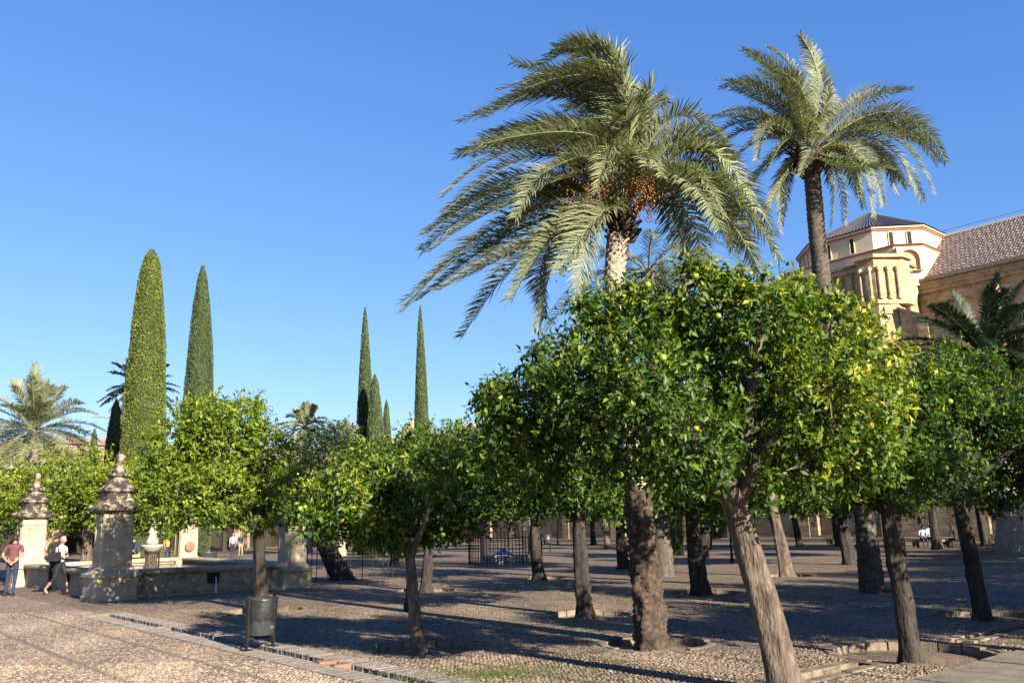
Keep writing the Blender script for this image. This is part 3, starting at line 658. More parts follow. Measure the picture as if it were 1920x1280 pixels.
for k in range(4): kb.tube([(-.5, 0, 14.4 + .3 * k), (.5, 0, 14.4 + .3 * k)], .03, 4)
kb.obj('crossbar', MAT['iron_grey'], ta)

# ================================================================== TREES
def unit(a): return a / np.maximum(np.linalg.norm(a, axis=-1, keepdims=True), 1e-9)
def leaf_cloud(blobs, dens, L, rs, per=10, yellow=None, fill=.5):
    """leaf sprays spread through a union of blobs: (centre, radius); returns vertices, quads, tint"""
    C, D, TN = [], [], []
    for i, (c, r) in enumerate(blobs):
        n = max(6, int(dens * r * r))
        d = unit(rs.normal(size=(n, 3)) * np.array([1, 1, .9]))
        rad = r * (1 - fill * rs.uniform(size=(n, 1)) ** 1.7) * rs.uniform(.82, 1.16, (n, 1)) * np.where(rs.uniform(size=(n, 1)) < .08, 1.22, 1.)
        q = np.asarray(c) + d * rad; k = 2.6 / max(r, .3); gap = np.sin(q[:, 0] * k + i) * np.sin(q[:, 1] * k * .9 + 2 * i) * np.sin(q[:, 2] * k * 1.15 + .7 * i)
        kp = (gap > -.18) | (rs.uniform(size=n) < .25); q, d, n = q[kp], d[kp], int(kp.sum())
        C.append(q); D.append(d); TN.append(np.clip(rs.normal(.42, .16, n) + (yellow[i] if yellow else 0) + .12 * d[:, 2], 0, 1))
    C = np.concatenate(C); D = np.concatenate(D); TN = np.concatenate(TN); n = len(C)
    tw = unit(D * .7 + rs.normal(size=(n, 3)) * .55 + np.array([0, 0, .25]))
    k = per; j = np.tile(np.arange(k), n); C = np.repeat(C, k, 0); D = np.repeat(D, k, 0); tw = np.repeat(tw, k, 0); TN = np.repeat(TN, k)
    N = n * k
    p = C + tw * (j[:, None] - k / 2) * L * .30
    a = unit(tw * .55 + rs.normal(size=(N, 3)) * .75 + np.array([0, 0, -.22]))
    n0 = unit(D * .55 + np.array([0, 0, .75]) + rs.normal(size=(N, 3)) * .45)
    s = unit(np.cross(a, n0)); nn = np.cross(s, a)
    l = (L * rs.uniform(.5, 1.32, N))[:, None]; w = l * rs.uniform(.2, .27, N)[:, None]
    v = np.stack([p, p + a * l * .45 + s * w + nn * w * .35, p + a * l - nn * l * .14, p + a * l * .5 - nn * .02 * l, p + a * l * .45 - s * w + nn * w * .35], 1)
    f = np.array([(0, 1, 2, 3), (0, 3, 2, 4)])
    f = (f[None] + (np.arange(N) * 5)[:, None, None]).reshape(-1, 4)
    t = np.clip(TN + rs.normal(0, .13, N), 0, 1)
    return v.reshape(-1, 3), f, np.repeat(t, 5)
FRUIT = None
def fruit_mesh():
    global FRUIT
    if FRUIT is None: FRUIT = MB().ball((0, 0, 0), (.036, .036, .034), 8).mesh('orange_fruit', MAT['fruit'], True)
    return FRUIT
def branch_path(p0, p1, rr, sag=.0, n=5):
    p0, p1 = np.asarray(p0), np.asarray(p1); out = []
    mid = (p0 + p1) / 2 + np.array([rr.uniform(-.15, .15), rr.uniform(-.15, .15), rr.uniform(.0, .22) + sag])
    for k in range(n + 1):
        t = k / n; out.append(p0 * (1 - t) ** 2 + 2 * mid * t * (1 - t) + p1 * t * t + np.array([rr.uniform(-.02, .02) for _ in range(3)]) * (0 < k < n))
    return out
def trunk_mesh(path, radii, rr, n=26, per_m=20, flare=1.75):
    """furrowed, knotty trunk"""
    path = [np.asarray(p, float) for p in path]; L = [0.]
    for p, q in zip(path, path[1:]): L.append(L[-1] + np.linalg.norm(q - p))
    m = max(8, int(L[-1] * per_m)); s = np.linspace(0, L[-1], m + 1); P = np.stack([np.interp(s, L, [p[k] for p in path]) for k in range(3)], -1)
    for _ in range(14): P[1:-1] = (P[:-2] + 2 * P[1:-1] + P[2:]) / 4
    R = np.interp(s, L, radii) * (1 + (flare - 1) * np.clip(1 - s / .42, 0, 1) ** 2.2)
    TH, S_ = np.meshgrid(np.linspace(0, 2 * math.pi, n, endpoint=False), s)
    ph = [rr.uniform(0, 6.28) for _ in range(6)]
    d = .075 * np.sin(3 * TH + 1.1 * S_ + ph[0]) + .06 * np.sin(5 * TH - 1.7 * S_ + ph[1]) + .035 * np.sin(8 * TH + 2.2 * S_ + ph[2]) + .05 * np.sin(2.7 * S_ + ph[3]) * np.sin(2 * TH + ph[4])
    d += .05 * np.clip(1 - S_ / .4, 0, 1) * np.sin(5 * TH + ph[5])
    for _ in range(int(5 + 4 * L[-1])):
        t0, s0, w = rr.uniform(0, 6.28), rr.uniform(.1, L[-1]), rr.uniform(.04, .09); dt = np.angle(np.exp(1j * (TH - t0)))
        d += rr.choice((.22, .16, -.14)) * np.exp(-((dt * .17) ** 2 + (S_ - s0) ** 2) / (w * w))
    d += np.random.RandomState(rr.randrange(10 ** 6)).normal(size=d.shape) * .014
    r_ = R[:, None] * (1 + d)
    v = np.stack([P[:, None, 0] + r_ * np.cos(TH), P[:, None, 1] + r_ * np.sin(TH), P[:, None, 2] + 0 * r_], -1).reshape(-1, 3)
    i, k = np.meshgrid(np.arange(m), np.arange(n), indexing='ij')
    f = np.stack([i * n + k, i * n + (k + 1) % n, (i + 1) * n + (k + 1) % n, (i + 1) * n + k], -1).reshape(-1, 4)
    return v, f
def orange_tree(name, label, base, fork, blobs, r0, seed, dens=520, L=.085, fruits=0, mat=None, bark=None, mid=None, limbs=7, group='orange trees in the courtyard', yellow=None, cat='tree', fill=.5, per=10):
    """base, fork: points; blobs: [(centre point, radius)]"""
    rr = random.Random(seed); rs = np.random.RandomState(seed); bark = bark or MAT['bark']; mat = mat or MAT['leaf']
    base = np.asarray(base, float); fork = np.asarray(fork, float) - base
    t = thing(name, label, cat, base, 0, group)
    bl = [(np.asarray(c) - base, r) for c, r in blobs]
    pth = [np.array([0, 0, -.15])] + ([np.asarray(m_) - base for m_ in mid] if mid else [fork * .5 + np.array([rr.uniform(-.05, .05), rr.uniform(-.04, .04), 0])]) + [fork]
    rad = [r0 * (1 - .3 * k / (len(pth) - 1)) for k in range(len(pth))]
    v, f = trunk_mesh(pth, rad, rr); link('trunk', np_mesh('trunk', v, f, bark, None, True), t)
    main = sorted(bl, key=lambda q: -q[1])[:limbs]
    ends = []
    for c, r in main:
        p = branch_path(fork - (fork / np.linalg.norm(fork)) * .06, c, rr)
        MB().tube(p, [r0 * .55 * (1 - .75 * k / (len(p) - 1)) for k in range(len(p))], 8, 0, True, .07, rr).obj('limb', bark, t, True)
        ends.append((p, c))
    tw = MB()
    for c, r in bl:
        q = min(ends, key=lambda e: np.linalg.norm(e[1] - c)); p0 = q[0][3] if np.linalg.norm(q[1] - c) > .05 else q[0][-1]
        tw.tube(branch_path(p0, c, rr), [r0 * .2, r0 * .17, r0 * .14, r0 * .11, r0 * .08, r0 * .05], 5)
        for k in range(7):
            d = unit(rs.normal(size=3)); tw.tube(branch_path(c, c + d * r * rs.uniform(.7, 1.02), rr, 0, 3), [r0 * .07, r0 * .055, r0 * .04, r0 * .02], 4)
    tag(tw.obj('twigs', bark, t), kind='stuff')
    v, f, a = leaf_cloud(bl, dens, L, rs, per, yellow, fill)
    link('crown', np_mesh('crown', v, f, mat, a), t)
    eye_l = EYE - base
    for k in range(fruits):
        c, r = bl[rr.randrange(len(bl))]; d = unit(unit(eye_l - c) * .9 + rs.normal(size=3) * .55)
        o = link('orange_fruit', fruit_mesh(), t, c + d * r * rr.uniform(.92, 1.05)); s_ = rr.uniform(.85, 1.15); o.scale = (s_, s_, s_)
    return t
def px_blobs(lst, Y, seed, spread=1.0, rs_=1.0):
    rr = random.Random(seed); out = []
    for q in lst:
        x, y, r = q[:3]; dy = q[3] if len(q) > 3 else rr.uniform(-1, 1) * spread
        out.append((at_y(x, y, Y + dy), r * rs_ * (Y + dy) / FOC))
    return out
def up(px, py, Y): return at_y(px, py, Y)

# the big leaning orange tree in front
gA = ground(1482, 1302)
bA = px_blobs([(1330, 575, 85, -.1), (1250, 600, 70, .5), (1110, 640, 95, .3), (1085, 735, 95, -.2), (1200, 715, 115, -.6), (1330, 690, 100, .3), (1430, 610, 105, -.3), (1555, 640, 95, 0), (1625, 705, 90, .4),
               (1540, 735, 110, -.6), (1610, 800, 85, -.2), (1450, 800, 105, .8), (1290, 815, 115, -.7), (1175, 830, 85, -.2), (1500, 870, 75, -.4), (1355, 880, 60, .4), (1650, 860, 50, .2), (1030, 700, 55, .1), (1240, 880, 55, .2), (1420, 690, 90, 1.1), (1380, 560, 55, -.3), (1180, 580, 60, .1), (1570, 880, 60, .5), (1040, 800, 60, .3), (1300, 505, 28, -.2), (1352, 520, 36, -.3), (1485, 550, 42, -.1), (1012, 655, 22, 0), (1185, 545, 28, .1), (1565, 565, 42, -.2), (1665, 765, 34, .1), (1600, 610, 36, .3), (1090, 575, 30, .2), (960, 770, 60, .2), (935, 745, 40, 0), (975, 835, 58, .3), (912, 762, 26, .1), (905, 850, 40, .4), (1020, 880, 50, .5)], gA[1] - .1, 1)
orange_tree('orange_tree', 'large orange tree with leaning bare trunk, foremost in the courtyard', gA, up(1378, 935, gA[1] - .05), bA, .17, 11, 900, .088, 26,
            mid=[up(1437, 1140, gA[1] - .02), up(1404, 1030, gA[1] - .05)], limbs=9, yellow=[.12, 0, 0, 0, 0, 0, .1, .28, .34, .2, .22, 0, 0, 0, .1, 0, .2, 0, 0, 0, .2, .05, .1, 0, .2, .2, .1, 0, 0, .2, .3, .3, 0, 0, 0, 0, .1, 0, 0])
# the small forked one left of centre
gS = ground(788, 1222)
bS = px_blobs([(680, 880, 60), (760, 880, 62), (825, 885, 60), (640, 930, 55), (720, 950, 62), (800, 960, 62), (850, 935, 52), (600, 970, 48), (655, 985, 45), (880, 985, 32), (700, 900, 50), (560, 960, 26), (740, 1000, 40), (690, 1000, 34), (830, 1000, 30)], gS[1], 2, .7)
orange_tree('orange_tree', 'small orange tree with slender forked trunk, rooted in the near left pit', gS, up(768, 1040, gS[1]), bS, .10, 12, 800, .092, 16, limbs=6, mat=MAT['leaf'], mid=[up(778, 1140, gS[1])],
            yellow=[.12, .1, .05, .1, 0, 0, 0, .1, .18, 0, .1, .1, 0, .15, 0])
# bright one behind the litter bin
gT = ground(492, 1143)
bT = px_blobs([(380, 790, 58), (440, 800, 60), (330, 850, 62), (410, 860, 80), (490, 850, 68), (335, 920, 58), (420, 925, 62), (500, 925, 60), (560, 900, 52), (300, 950, 38), (460, 775, 40), (470, 955, 40), (370, 760, 26), (560, 945, 30), (300, 890, 40), (380, 950, 40)], gT[1], 3, 1.)
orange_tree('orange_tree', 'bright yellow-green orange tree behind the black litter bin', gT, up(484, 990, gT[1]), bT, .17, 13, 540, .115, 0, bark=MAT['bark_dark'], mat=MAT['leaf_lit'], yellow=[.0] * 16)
# two right-hand neighbours of the big tree
gB = ground(1708, 1236)
bB = px_blobs([(1620, 880, 58), (1685, 880, 66), (1700, 800, 75), (1650, 810, 62), (1725, 735, 58), (1610, 925, 38), (1690, 925, 40), (1560, 900, 45), (1740, 850, 55)], gB[1] + .2, 4, .7)
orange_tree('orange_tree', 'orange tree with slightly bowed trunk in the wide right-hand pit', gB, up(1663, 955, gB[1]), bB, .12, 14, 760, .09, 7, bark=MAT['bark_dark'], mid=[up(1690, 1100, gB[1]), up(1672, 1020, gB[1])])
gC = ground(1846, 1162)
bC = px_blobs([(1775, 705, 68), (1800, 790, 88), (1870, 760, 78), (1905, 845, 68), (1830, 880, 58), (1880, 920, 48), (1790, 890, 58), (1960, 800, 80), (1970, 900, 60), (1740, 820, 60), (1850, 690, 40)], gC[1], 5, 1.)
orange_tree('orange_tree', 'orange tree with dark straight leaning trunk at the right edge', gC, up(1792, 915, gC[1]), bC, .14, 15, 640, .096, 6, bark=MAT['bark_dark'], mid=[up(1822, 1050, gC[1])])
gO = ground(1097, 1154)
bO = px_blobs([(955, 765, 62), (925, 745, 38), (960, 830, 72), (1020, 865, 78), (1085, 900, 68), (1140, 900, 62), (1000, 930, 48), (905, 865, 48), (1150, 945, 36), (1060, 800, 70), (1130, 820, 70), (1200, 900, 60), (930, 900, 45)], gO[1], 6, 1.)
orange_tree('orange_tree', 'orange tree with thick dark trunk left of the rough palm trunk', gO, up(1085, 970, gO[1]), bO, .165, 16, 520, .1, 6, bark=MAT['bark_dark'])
tO = [o for o in COL.objects if o.get('label', '').startswith('orange tree with thick dark trunk left')][0]
rd = random.Random(3)
for cx, cy, n_ in ((1005, 842, 16), (1040, 850, 10), (975, 800, 8)):     # bare dead sprays
    c0 = at_y(cx, cy, gO[1] - 1.55) - gO; dt_ = MB()
    for k in range(n_):
        e = c0 + np.array([rd.uniform(-.34, .22), rd.uniform(-.25, .1), rd.uniform(-.18, .22)]); dt_.tube(branch_path(c0 + np.array([.12, .1, -.1]), e, rd, 0, 3), [.008, .006, .005, .003], 4)
        for q in range(3): dt_.tube([e * .5 + c0 * .5, e * .5 + c0 * .5 + np.array([rd.uniform(-.15, .12), rd.uniform(-.1, .1), rd.uniform(-.1, .14)])], [.004, .002], 3)
    tag(dt_.obj('dead_twigs', MAT['palm_trunk'], tO), kind='stuff')
gR = ground(797, 1108)
bR = px_blobs([(790, 845, 58), (860, 842, 58), (740, 862, 48), (905, 872, 48), (830, 900, 60), (770, 920, 48), (880, 930, 40), (700, 880, 40)], gR[1], 7, 1.2)
orange_tree('orange_tree', 'shaded orange tree directly behind the small forked one', gR, up(806, 985, gR[1]), bR, .16, 17, 400, .12, 0, bark=MAT['bark_dark'])
# left of the fountain
gV = at_y(162, 1046, 36.0); gV[2] = 0
bV = px_blobs([(105, 900, 52), (160, 892, 50), (215, 900, 48), (130, 950, 48), (200, 950, 44), (255, 930, 42), (280, 960, 42), (85, 965, 38), (240, 975, 34), (300, 985, 30), (180, 925, 50)], 36, 8, 1.5)
orange_tree('orange_tree', 'orange tree between the two left fountain pillars', gV, up(172, 965, 36), bV, .24, 18, 260, .15, 0, mat=MAT['leaf_lit'], yellow=[0, -.1, .25, -.1, .1, .15, .1, -.1, 0, 0, -.1])
gW = at_y(-30, 1050, 37.0); gW[2] = 0
bW = px_blobs([(30, 915, 48), (-30, 920, 60), (60, 960, 40), (10, 975, 44), (-60, 970, 60), (-80, 900, 60), (70, 905, 36)], 37, 9, 1.5)
orange_tree('orange_tree', 'orange tree behind the leftmost fountain pillar at the photo edge', gW, up(-28, 980, 37), bW, .24, 19, 260, .15, 0, mat=MAT['leaf_lit'], yellow=[.2, .1, 0, 0, 0, 0, 0])
# old leaning olive inside the thin rail
gU = ground(648, 1086)
bU = px_blobs([(560, 870, 48), (600, 842, 48), (640, 825, 40), (630, 900, 50), (690, 870, 46), (585, 930, 40), (620, 950, 34), (660, 940, 36), (540, 920, 36), (700, 910, 38), (560, 980, 24)], gU[1], 10, 1.6)
orange_tree('olive_tree', 'old olive tree with thick dark trunk leaning left inside thin railings', gU, up(598, 1005, gU[1]), bU, .42, 20, 300, .12, 0, mat=MAT['olive'], bark=MAT['bark_dark'], mid=[up(622, 1045, gU[1])], group=None)

# copies of two ordinary orange trees fill the rows behind
def proto(seed, bark):
    rr = random.Random(seed); bl = []
    for k in range(13):
        t = 2.4 * k; rad = .35 + 1.25 * math.sqrt(k / 13.); bl.append((np.array([rad * math.cos(t), rad * math.sin(t), 3.0 + rr.uniform(-.55, .75) - .16 * rad]), rr.uniform(.6, .85)))
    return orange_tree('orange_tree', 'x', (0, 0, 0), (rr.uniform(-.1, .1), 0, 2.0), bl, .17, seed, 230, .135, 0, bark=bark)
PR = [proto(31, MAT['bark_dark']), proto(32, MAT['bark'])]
ROWS = [  # foot pixel, top pixel of the bare trunk, scale, prototype, label
    (1315, 1115, 1296, 965, 1.0, 0, 'orange tree in the round pit right of the rough palm trunk'),
    (1475, 1080, 1446, 958, 1.0, 1, 'thin-trunked orange tree right of the big leaning trunk'),
    (1594, 1058, 1578, 962, 1.15, 0, 'dark curved orange tree left of the tall palm trunk'),
    (1690, 1043, 1683, 950, 1.1, 0, 'dark orange tree just left of the seated couple'),
    (1500, 1024, 1485, 948, 1.25, 0, 'dark orange tree by the wall near the woman reading'),
    (1758, 1030, 1744, 935, 1.2, 0, 'dark orange tree touching the bench of the seated couple'),
    (1170, 1066, 1162, 972, 1.05, 0, 'dark orange tree just left of the rough palm trunk, second row'),
    (1139, 1029, 1136, 962, 1.15, 1, 'orange tree with pale sunlit thin trunk near the far wall'),
    (1113, 1021, 1110, 960, 1.3, 0, 'far dark orange tree left of the pale thin trunk'),
    (1012, 1086, 1000, 962, 1.05, 0, 'orange tree with dark thin trunk right of the iron enclosure'),
    (958, 1024, 956, 965, 1.3, 0, 'dark orange tree behind the iron enclosure'),
    (985, 1030, 981, 965, 1.2, 0, 'orange tree close behind the iron enclosure, right of another'),
    (1320, 1046, 1328, 985, 1.1, 0, 'dark orange tree with low round crown near the far wall'),
    (742, 1058, 738, 985, 1.15, 0, 'orange tree just left of the black lamp post'),
    (856, 1020, 858, 960, 1.3, 0, 'far orange tree left of the iron enclosure'),
    (421, 1036, 421, 962, 1.1, 0, 'dark straight orange tree behind the fountain water'),
    (461, 1030, 458, 965, 1.15, 1, 'orange tree with pale sunlit trunk behind the fountain'),
    (405, 1024, 405, 960, 1.25, 0, 'orange tree far behind the fountain pool, left of a dark straight one'),
    (672, 1024, 672, 960, 1.3, 0, 'far orange tree right of the old olive'),
    (600, 1020, 600, 965, 1.3, 0, 'far orange tree behind the old olive'),
    (1410, 1024, 1402, 960, 1.3, 0, 'far orange tree behind the big leaning trunk'),
    (1220, 1022, 1218, 965, 1.3, 0, 'far orange tree hidden behind the palm trunks by the wall'),
    (1575, 1024, 1562, 955, 1.3, 0, 'orange tree by the wall left of the woman reading'),
    (1850, 1024, 1832, 945, 1.25, 0, 'orange tree by the wall right of the dark seated figure'),
    (330, 1024, 330, 975, 1.2, 0, 'orange tree behind the rear fountain pillar'),
    (250, 1034, 252, 975, 1.15, 0, 'orange tree behind the bald seated man'),
    (520, 1024, 520, 965, 1.3, 0, 'far orange tree behind the right fountain pillar'),
    (910, 1046, 905, 965, 1.15, 0, 'orange tree at the left corner of the iron enclosure')]
OFF = [(2.2, 15.0), (-1.0, 12.4)]  # unseen trees beyond the right edge, added for the shadows they cast
for ia in range(-9, 3):
    for ib in range(4, 18):
        rr = random.Random(ia * 100 + ib); a_, b_ = ia * 3.7 + rr.uniform(-.4, .4), ib * 3.7 + rr.uniform(-.4, .4); p = W(a_, b_)
        if p[1] < 4 or b_ > 62: continue
        e = .615 * p[1] + 2.5                       # just beyond the right edge of the view, near enough for its shadow to fall inside
        if e < p[0] < e + 6.5 and b_ > 14: OFF.append((a_, b_))
used = set()
for i, (x, y, tx, ty, s_, k, lab) in enumerate(ROWS):
    o = PR[k] if k not in used else copy_tree(PR[k]); used.add(k)
    g = ground(x, y); tp = up(tx, ty, g[1]) - g
    o.location = g; o['label'] = lab
    o.rotation_euler = (0, math.atan2(tp[0], max(tp[2], 1.4)) * .9, 0)
    rr = random.Random(i); s_ *= 1.1; o.scale = (s_ * rr.uniform(.95, 1.2), s_ * rr.uniform(.95, 1.2), s_ * rr.uniform(.9, 1.02))
    if k not in (): o.rotation_mode = 'XYZ'
    o.rotation_euler = (0, o.rotation_euler[1], 0); o.rotation_mode = 'ZYX'; o.rotation_euler[2] = rr.uniform(0, 6.28) if i % 2 else 0.

for i, (a, b) in enumerate(OFF):
    o = copy_tree(PR[i % 2]); o.location = W(a, b); rr = random.Random(90 + i); o.rotation_euler = (0, rr.uniform(-.06, .06), rr.uniform(0, 6.28)); s_ = rr.uniform(1.0, 1.2); o.scale = (s_, s_, s_ * .97)
    o['label'] = 'unseen orange tree added right of the view to cast shadows'; o['group'] = 'unseen shadow-casting orange trees'

# ------------------------------------------------------------------ cypresses
def cypress_proto(seed, prof, mat, n, tuft):
    rs = np.random.RandomState(seed); z = np.array([q[1] for q in prof]); r = np.array([q[0] for q in prof])
    hz_ = rs.uniform(0, 1, n * 3) * z[-1]; rr_ = np.interp(hz_, z, r); keep = rs.uniform(size=n * 3) < (rr_ + .06) / (r.max() + .06)
    hz_, rr_ = hz_[keep][:n], rr_[keep][:n]; th = rs.uniform(0, 2 * math.pi, len(hz_))
    lump = 1 + .025 * np.sin(th * 3 + hz_ * 1.1) + .02 * np.sin(th * 7 - hz_ * 2.3) + .015 * np.sin(hz_ * 5.1 + th * 2)
    o = np.stack([np.cos(th), np.sin(th), np.zeros_like(th)], -1)
    p = o * (rr_ * lump * rs.uniform(.93, 1.015, len(th)))[:, None] + np.array([0, 0, 1]) * hz_[:, None]
    a = unit(o * .75 + np.array([0, 0, .75]) + rs.normal(size=p.shape) * .45); s = unit(np.cross(a, o + rs.normal(size=p.shape) * .5)); l = tuft * rs.uniform(.6, 1.3, len(th))[:, None]
    v = np.stack([p - a * l * .5, p + s * l * .3, p + a * l * .75, p - s * l * .3], 1)
    f = (np.array([[0, 1, 2, 3]])[None] + (np.arange(len(th)) * 4)[:, None, None]).reshape(-1, 4)
    t = np.repeat(np.clip(.5 + .2 * (lump - 1) / .03 + rs.normal(0, .2, len(th)), 0, 1), 4)
    root = thing('cypress', 'x', 'tree', (0, 0, 0), 0, 'cypresses')
    MB().tube([(0, 0, -.1), (0, 0, z[-1] * .8)], [.22, .05], 8).obj('trunk', MAT['bark'], root)
    cr = link('crown', np_mesh('crown', v.reshape(-1, 3), f, mat, t), root)
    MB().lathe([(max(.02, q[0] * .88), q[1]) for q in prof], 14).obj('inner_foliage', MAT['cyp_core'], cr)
    return root
FAT = [(.8, 0), (.95, .8), (1.0, 2.2), (.98, 5), (.88, 8.5), (.74, 12), (.58, 14.4), (.46, 15.6), (.30, 16.4), (.08, 16.85)]
SLIM = [(.8, 0), (.95, .9), (1.0, 3), (.96, 6), (.84, 9), (.64, 12), (.4, 14.6), (.2, 16.2), (.05, 17.)]
WIDE = [(.8, 0), (.95, .9), (1.0, 3), (.99, 6), (.93, 9), (.78, 12), (.54, 14.6), (.30, 16.2), (.07, 17.)]
CONE = [(.8, 0), (.95, .9), (1.0, 2.4), (.95, 5), (.82, 7), (.6, 8.8), (.36, 10), (.06, 10.6)]
CP = {'fat': (cypress_proto(41, FAT, MAT['cyp_y'], 46000, .072), 16.85), 'fat2': (cypress_proto(42, WIDE, MAT['cyp'], 36000, .08), 17.), 'slim': (cypress_proto(43, SLIM, MAT['cyp'], 20000, .13), 17.), 'cone': (cypress_proto(44, CONE, MAT['cyp'], 15000, .12), 10.6)}
cu = set()
for kind, x, ytop, wpx, Y, lab, xb in [
        ('fat', 275, 468, 84, 46, 'thickest yellow-green clipped cypress, left of the others', 262),
        ('fat2', 371, 498, 58, 54, 'tall grey-green cypress right of the thickest one', 366),
        ('slim', 679, 577, 36, 62, 'very slim tall cypress with a shorter one against its side', 686),
        ('cone', 698, 702, 38, 60, 'medium cone cypress leaning against the very slim one', 706),
        ('cone', 722, 750, 24, 66, 'small cypress right of the slim cypress pair', 726),
        ('slim', 783, 574, 31, 64, 'lone slim pointed cypress with its tip behind the palm fronds', 794),
        ('cone', 214, 748, 38, 52, 'cypress partly hidden behind the left flank of the thickest one', 206),
        ('cone', 172, 803, 24, 80, 'small rounded cypress left of the thickest one by the far roofs', 170),
        ('cone', 1244, 480, 42, 48, 'cypress top showing behind the near palm trunk', 1262)]:
    root, h0 = CP[kind]; o = root if kind not in cu else copy_tree(root); cu.add(kind)
    top = at_y(x, ytop, Y); wr = wpx / 2 * Y / FOC
    b = at_y(xb, 1000, Y); o.location = (b[0], Y, 0); o.scale = (wr, wr, top[2] / h0); o['label'] = lab
    o.rotation_euler = (0, math.atan2(top[0] - b[0] - 0.0, top[2]) * .6, 0)

# ================================================================== PALMS
def bez(P, t):
    P = [np.asarray(p, float) for p in P]; t = np.asarray(t)[:, None]
    return P[0] * (1 - t) ** 2 + 2 * P[1] * t * (1 - t) + P[2] * t ** 2, unit(2 * (P[1] - P[0]) * (1 - t) + 2 * (P[2] - P[1]) * t)
def frond_mesh(P, rs, n=62, Lf=.5, wd=.013, mat=None, wind=(0, 0, 0), vee=.35, tint=0., base=.14, tw=0., rach=.015, spread=.85):
    ts = np.linspace(base, .995, n); c, T = bez(P, ts)
    ref = np.array([0, 0, 1.]) + np.array([math.cos(tw), math.sin(tw), 0]) * .35
    S = unit(np.cross(T, ref)); Nn = unit(np.cross(S, T))
    prof = np.minimum(1., (ts - base) / .22 + .35) * np.clip((1.12 - ts) / .42, .42, 1)
    V_, F_, A_t = [], [], []; k0 = 0
    for sgn in (-1, 1):
        l = (Lf * prof * rs.uniform(.82, 1.12, n))[:, None]
        fan = (.42 + .55 * ts)[:, None]
        d = unit(T * fan + S * sgn * spread * rs.uniform(.8, 1.15, (n, 1)) + Nn * vee * rs.uniform(.2, 1.6, (n, 1)) + np.asarray(wind) + rs.normal(size=(n, 3)) * .10)
        d2 = unit(d + np.array([0, 0, -.38]) * rs.uniform(.3, 1.4, (n, 1)) + np.asarray(wind) * .8)
        wv = unit(np.cross(d, np.cross(T, S * sgn)) * .5 + T) * wd * rs.uniform(.8, 1.2, (n, 1))
        b = c + T * rs.uniform(-.01, .01, (n, 1)); m = b + d * l * .5; e = m + d2 * l * .5
        v = np.stack([b - wv * .6, b + wv * .6, m + wv, m - wv, e], 1).reshape(-1, 3)
        i0 = np.arange(n)[:, None] * 5 + k0
        F_.append(np.concatenate([i0 + np.array([[0, 1, 2]]), i0 + np.array([[0, 2, 3]]), i0 + np.array([[3, 2, 4]])]))
        A_t.append(np.repeat(np.clip(rs.normal(.45 + tint, .16, n), 0, 1), 5)); V_.append(v); k0 += n * 5
    m = 12; tt = np.linspace(0, .98, m); c, T = bez(P, tt); S = unit(np.cross(T, ref)); Nn = unit(np.cross(S, T)); rr = (rach * (1.25 - tt))[:, None]
    v = np.stack([c + S * rr * 1.2, c + Nn * rr * .7, c - S * rr * 1.2, c - Nn * rr * .7], 1).reshape(-1, 3); f = []
    for i in range(m - 1):
        for k in range(4):
            a, b_, c_, d_ = i * 4 + k, i * 4 + (k + 1) % 4, (i + 1) * 4 + (k + 1) % 4, (i + 1) * 4 + k; f += [(a, b_, c_), (a, c_, d_)]
    V_.append(v); F_.append(np.array(f) + k0); A_t.append(np.full(len(v), .6))
    return np_mesh('frond', np.concatenate(V_), np.concatenate(F_), mat or MAT['palm'], np.concatenate(A_t))
def scaly_trunk(path, radii, n=36, per_m=26, mode='diamond', amp=.018, rs=None, nrep=9, pitch=.16):
    """palm trunk surface with leaf scars as real relief"""
    path = [np.asarray(p, float) for p in path]; L = [0.]
    for a, b in zip(path, path[1:]): L.append(L[-1] + np.linalg.norm(b - a))
    m = int(L[-1] * per_m); s = np.linspace(0, L[-1], m + 1); P = np.stack([np.interp(s, L, [p[k] for p in path]) for k in range(3)], -1)
    for _ in range(6): P[1:-1] = (P[:-2] + 2 * P[1:-1] + P[2:]) / 4
    R = np.interp(s, L, radii); th = np.linspace(0, 2 * math.pi, n, endpoint=False)
    TH, S_ = np.meshgrid(th, s)
    if mode == 'diamond':
        u1 = TH * nrep / (2 * math.pi) + S_ / pitch; u2 = TH * nrep / (2 * math.pi) - S_ / pitch
        h = np.minimum(np.abs((u1 % 1) - .5), np.abs((u2 % 1) - .5)) * 2; d = amp * (np.minimum(h * 2.2, 1) - .4)
    elif mode == 'ring':
        d = amp * (1 - 1.6 * np.abs(((S_ / pitch + .25 * np.sin(TH * 2)) % 1)) ** 1.5) + amp * .6 * np.sin(TH * 11 + S_ * 31)
    else:
        d = amp * (np.sin(TH * 3 + S_ * 3.1) * .5 + np.sin(TH * 7 - S_ * 6.3) * .4 + np.sin(TH * 5 + S_ * 15) * .35)
    if rs is not None: d = d + rs.normal(size=d.shape) * amp * .38
    rr = R[:, None] + d
    v = np.stack([P[:, None, 0] + rr * np.cos(TH), P[:, None, 1] + rr * np.sin(TH), P[:, None, 2] + 0 * rr], -1).reshape(-1, 3)
    i, k = np.meshgrid(np.arange(m), np.arange(n), indexing='ij')
    f = np.stack([i * n + k, i * n + (k + 1) % n, (i + 1) * n + (k + 1) % n, (i + 1) * n + k], -1).reshape(-1, 4)
    return v, f
def boots(t, c, r, h, n, mat, rr, lo=-.25):
    """old leaf bases round the crown"""
    for k in range(n):
        a = 2.4 * k; z = lo + h * k / n; o = np.array([math.cos(a), math.sin(a), 0]); p = np.asarray(c) + o * r * .8 + np.array([0, 0, z])
        e = p + o * r * rr.uniform(.5, 1.0) + np.array([0, 0, rr.uniform(.1, .3)])
        MB().tube([p - o * r * .3, p, e], [.05, .045, .022], 5).obj('leaf_base', mat, t)
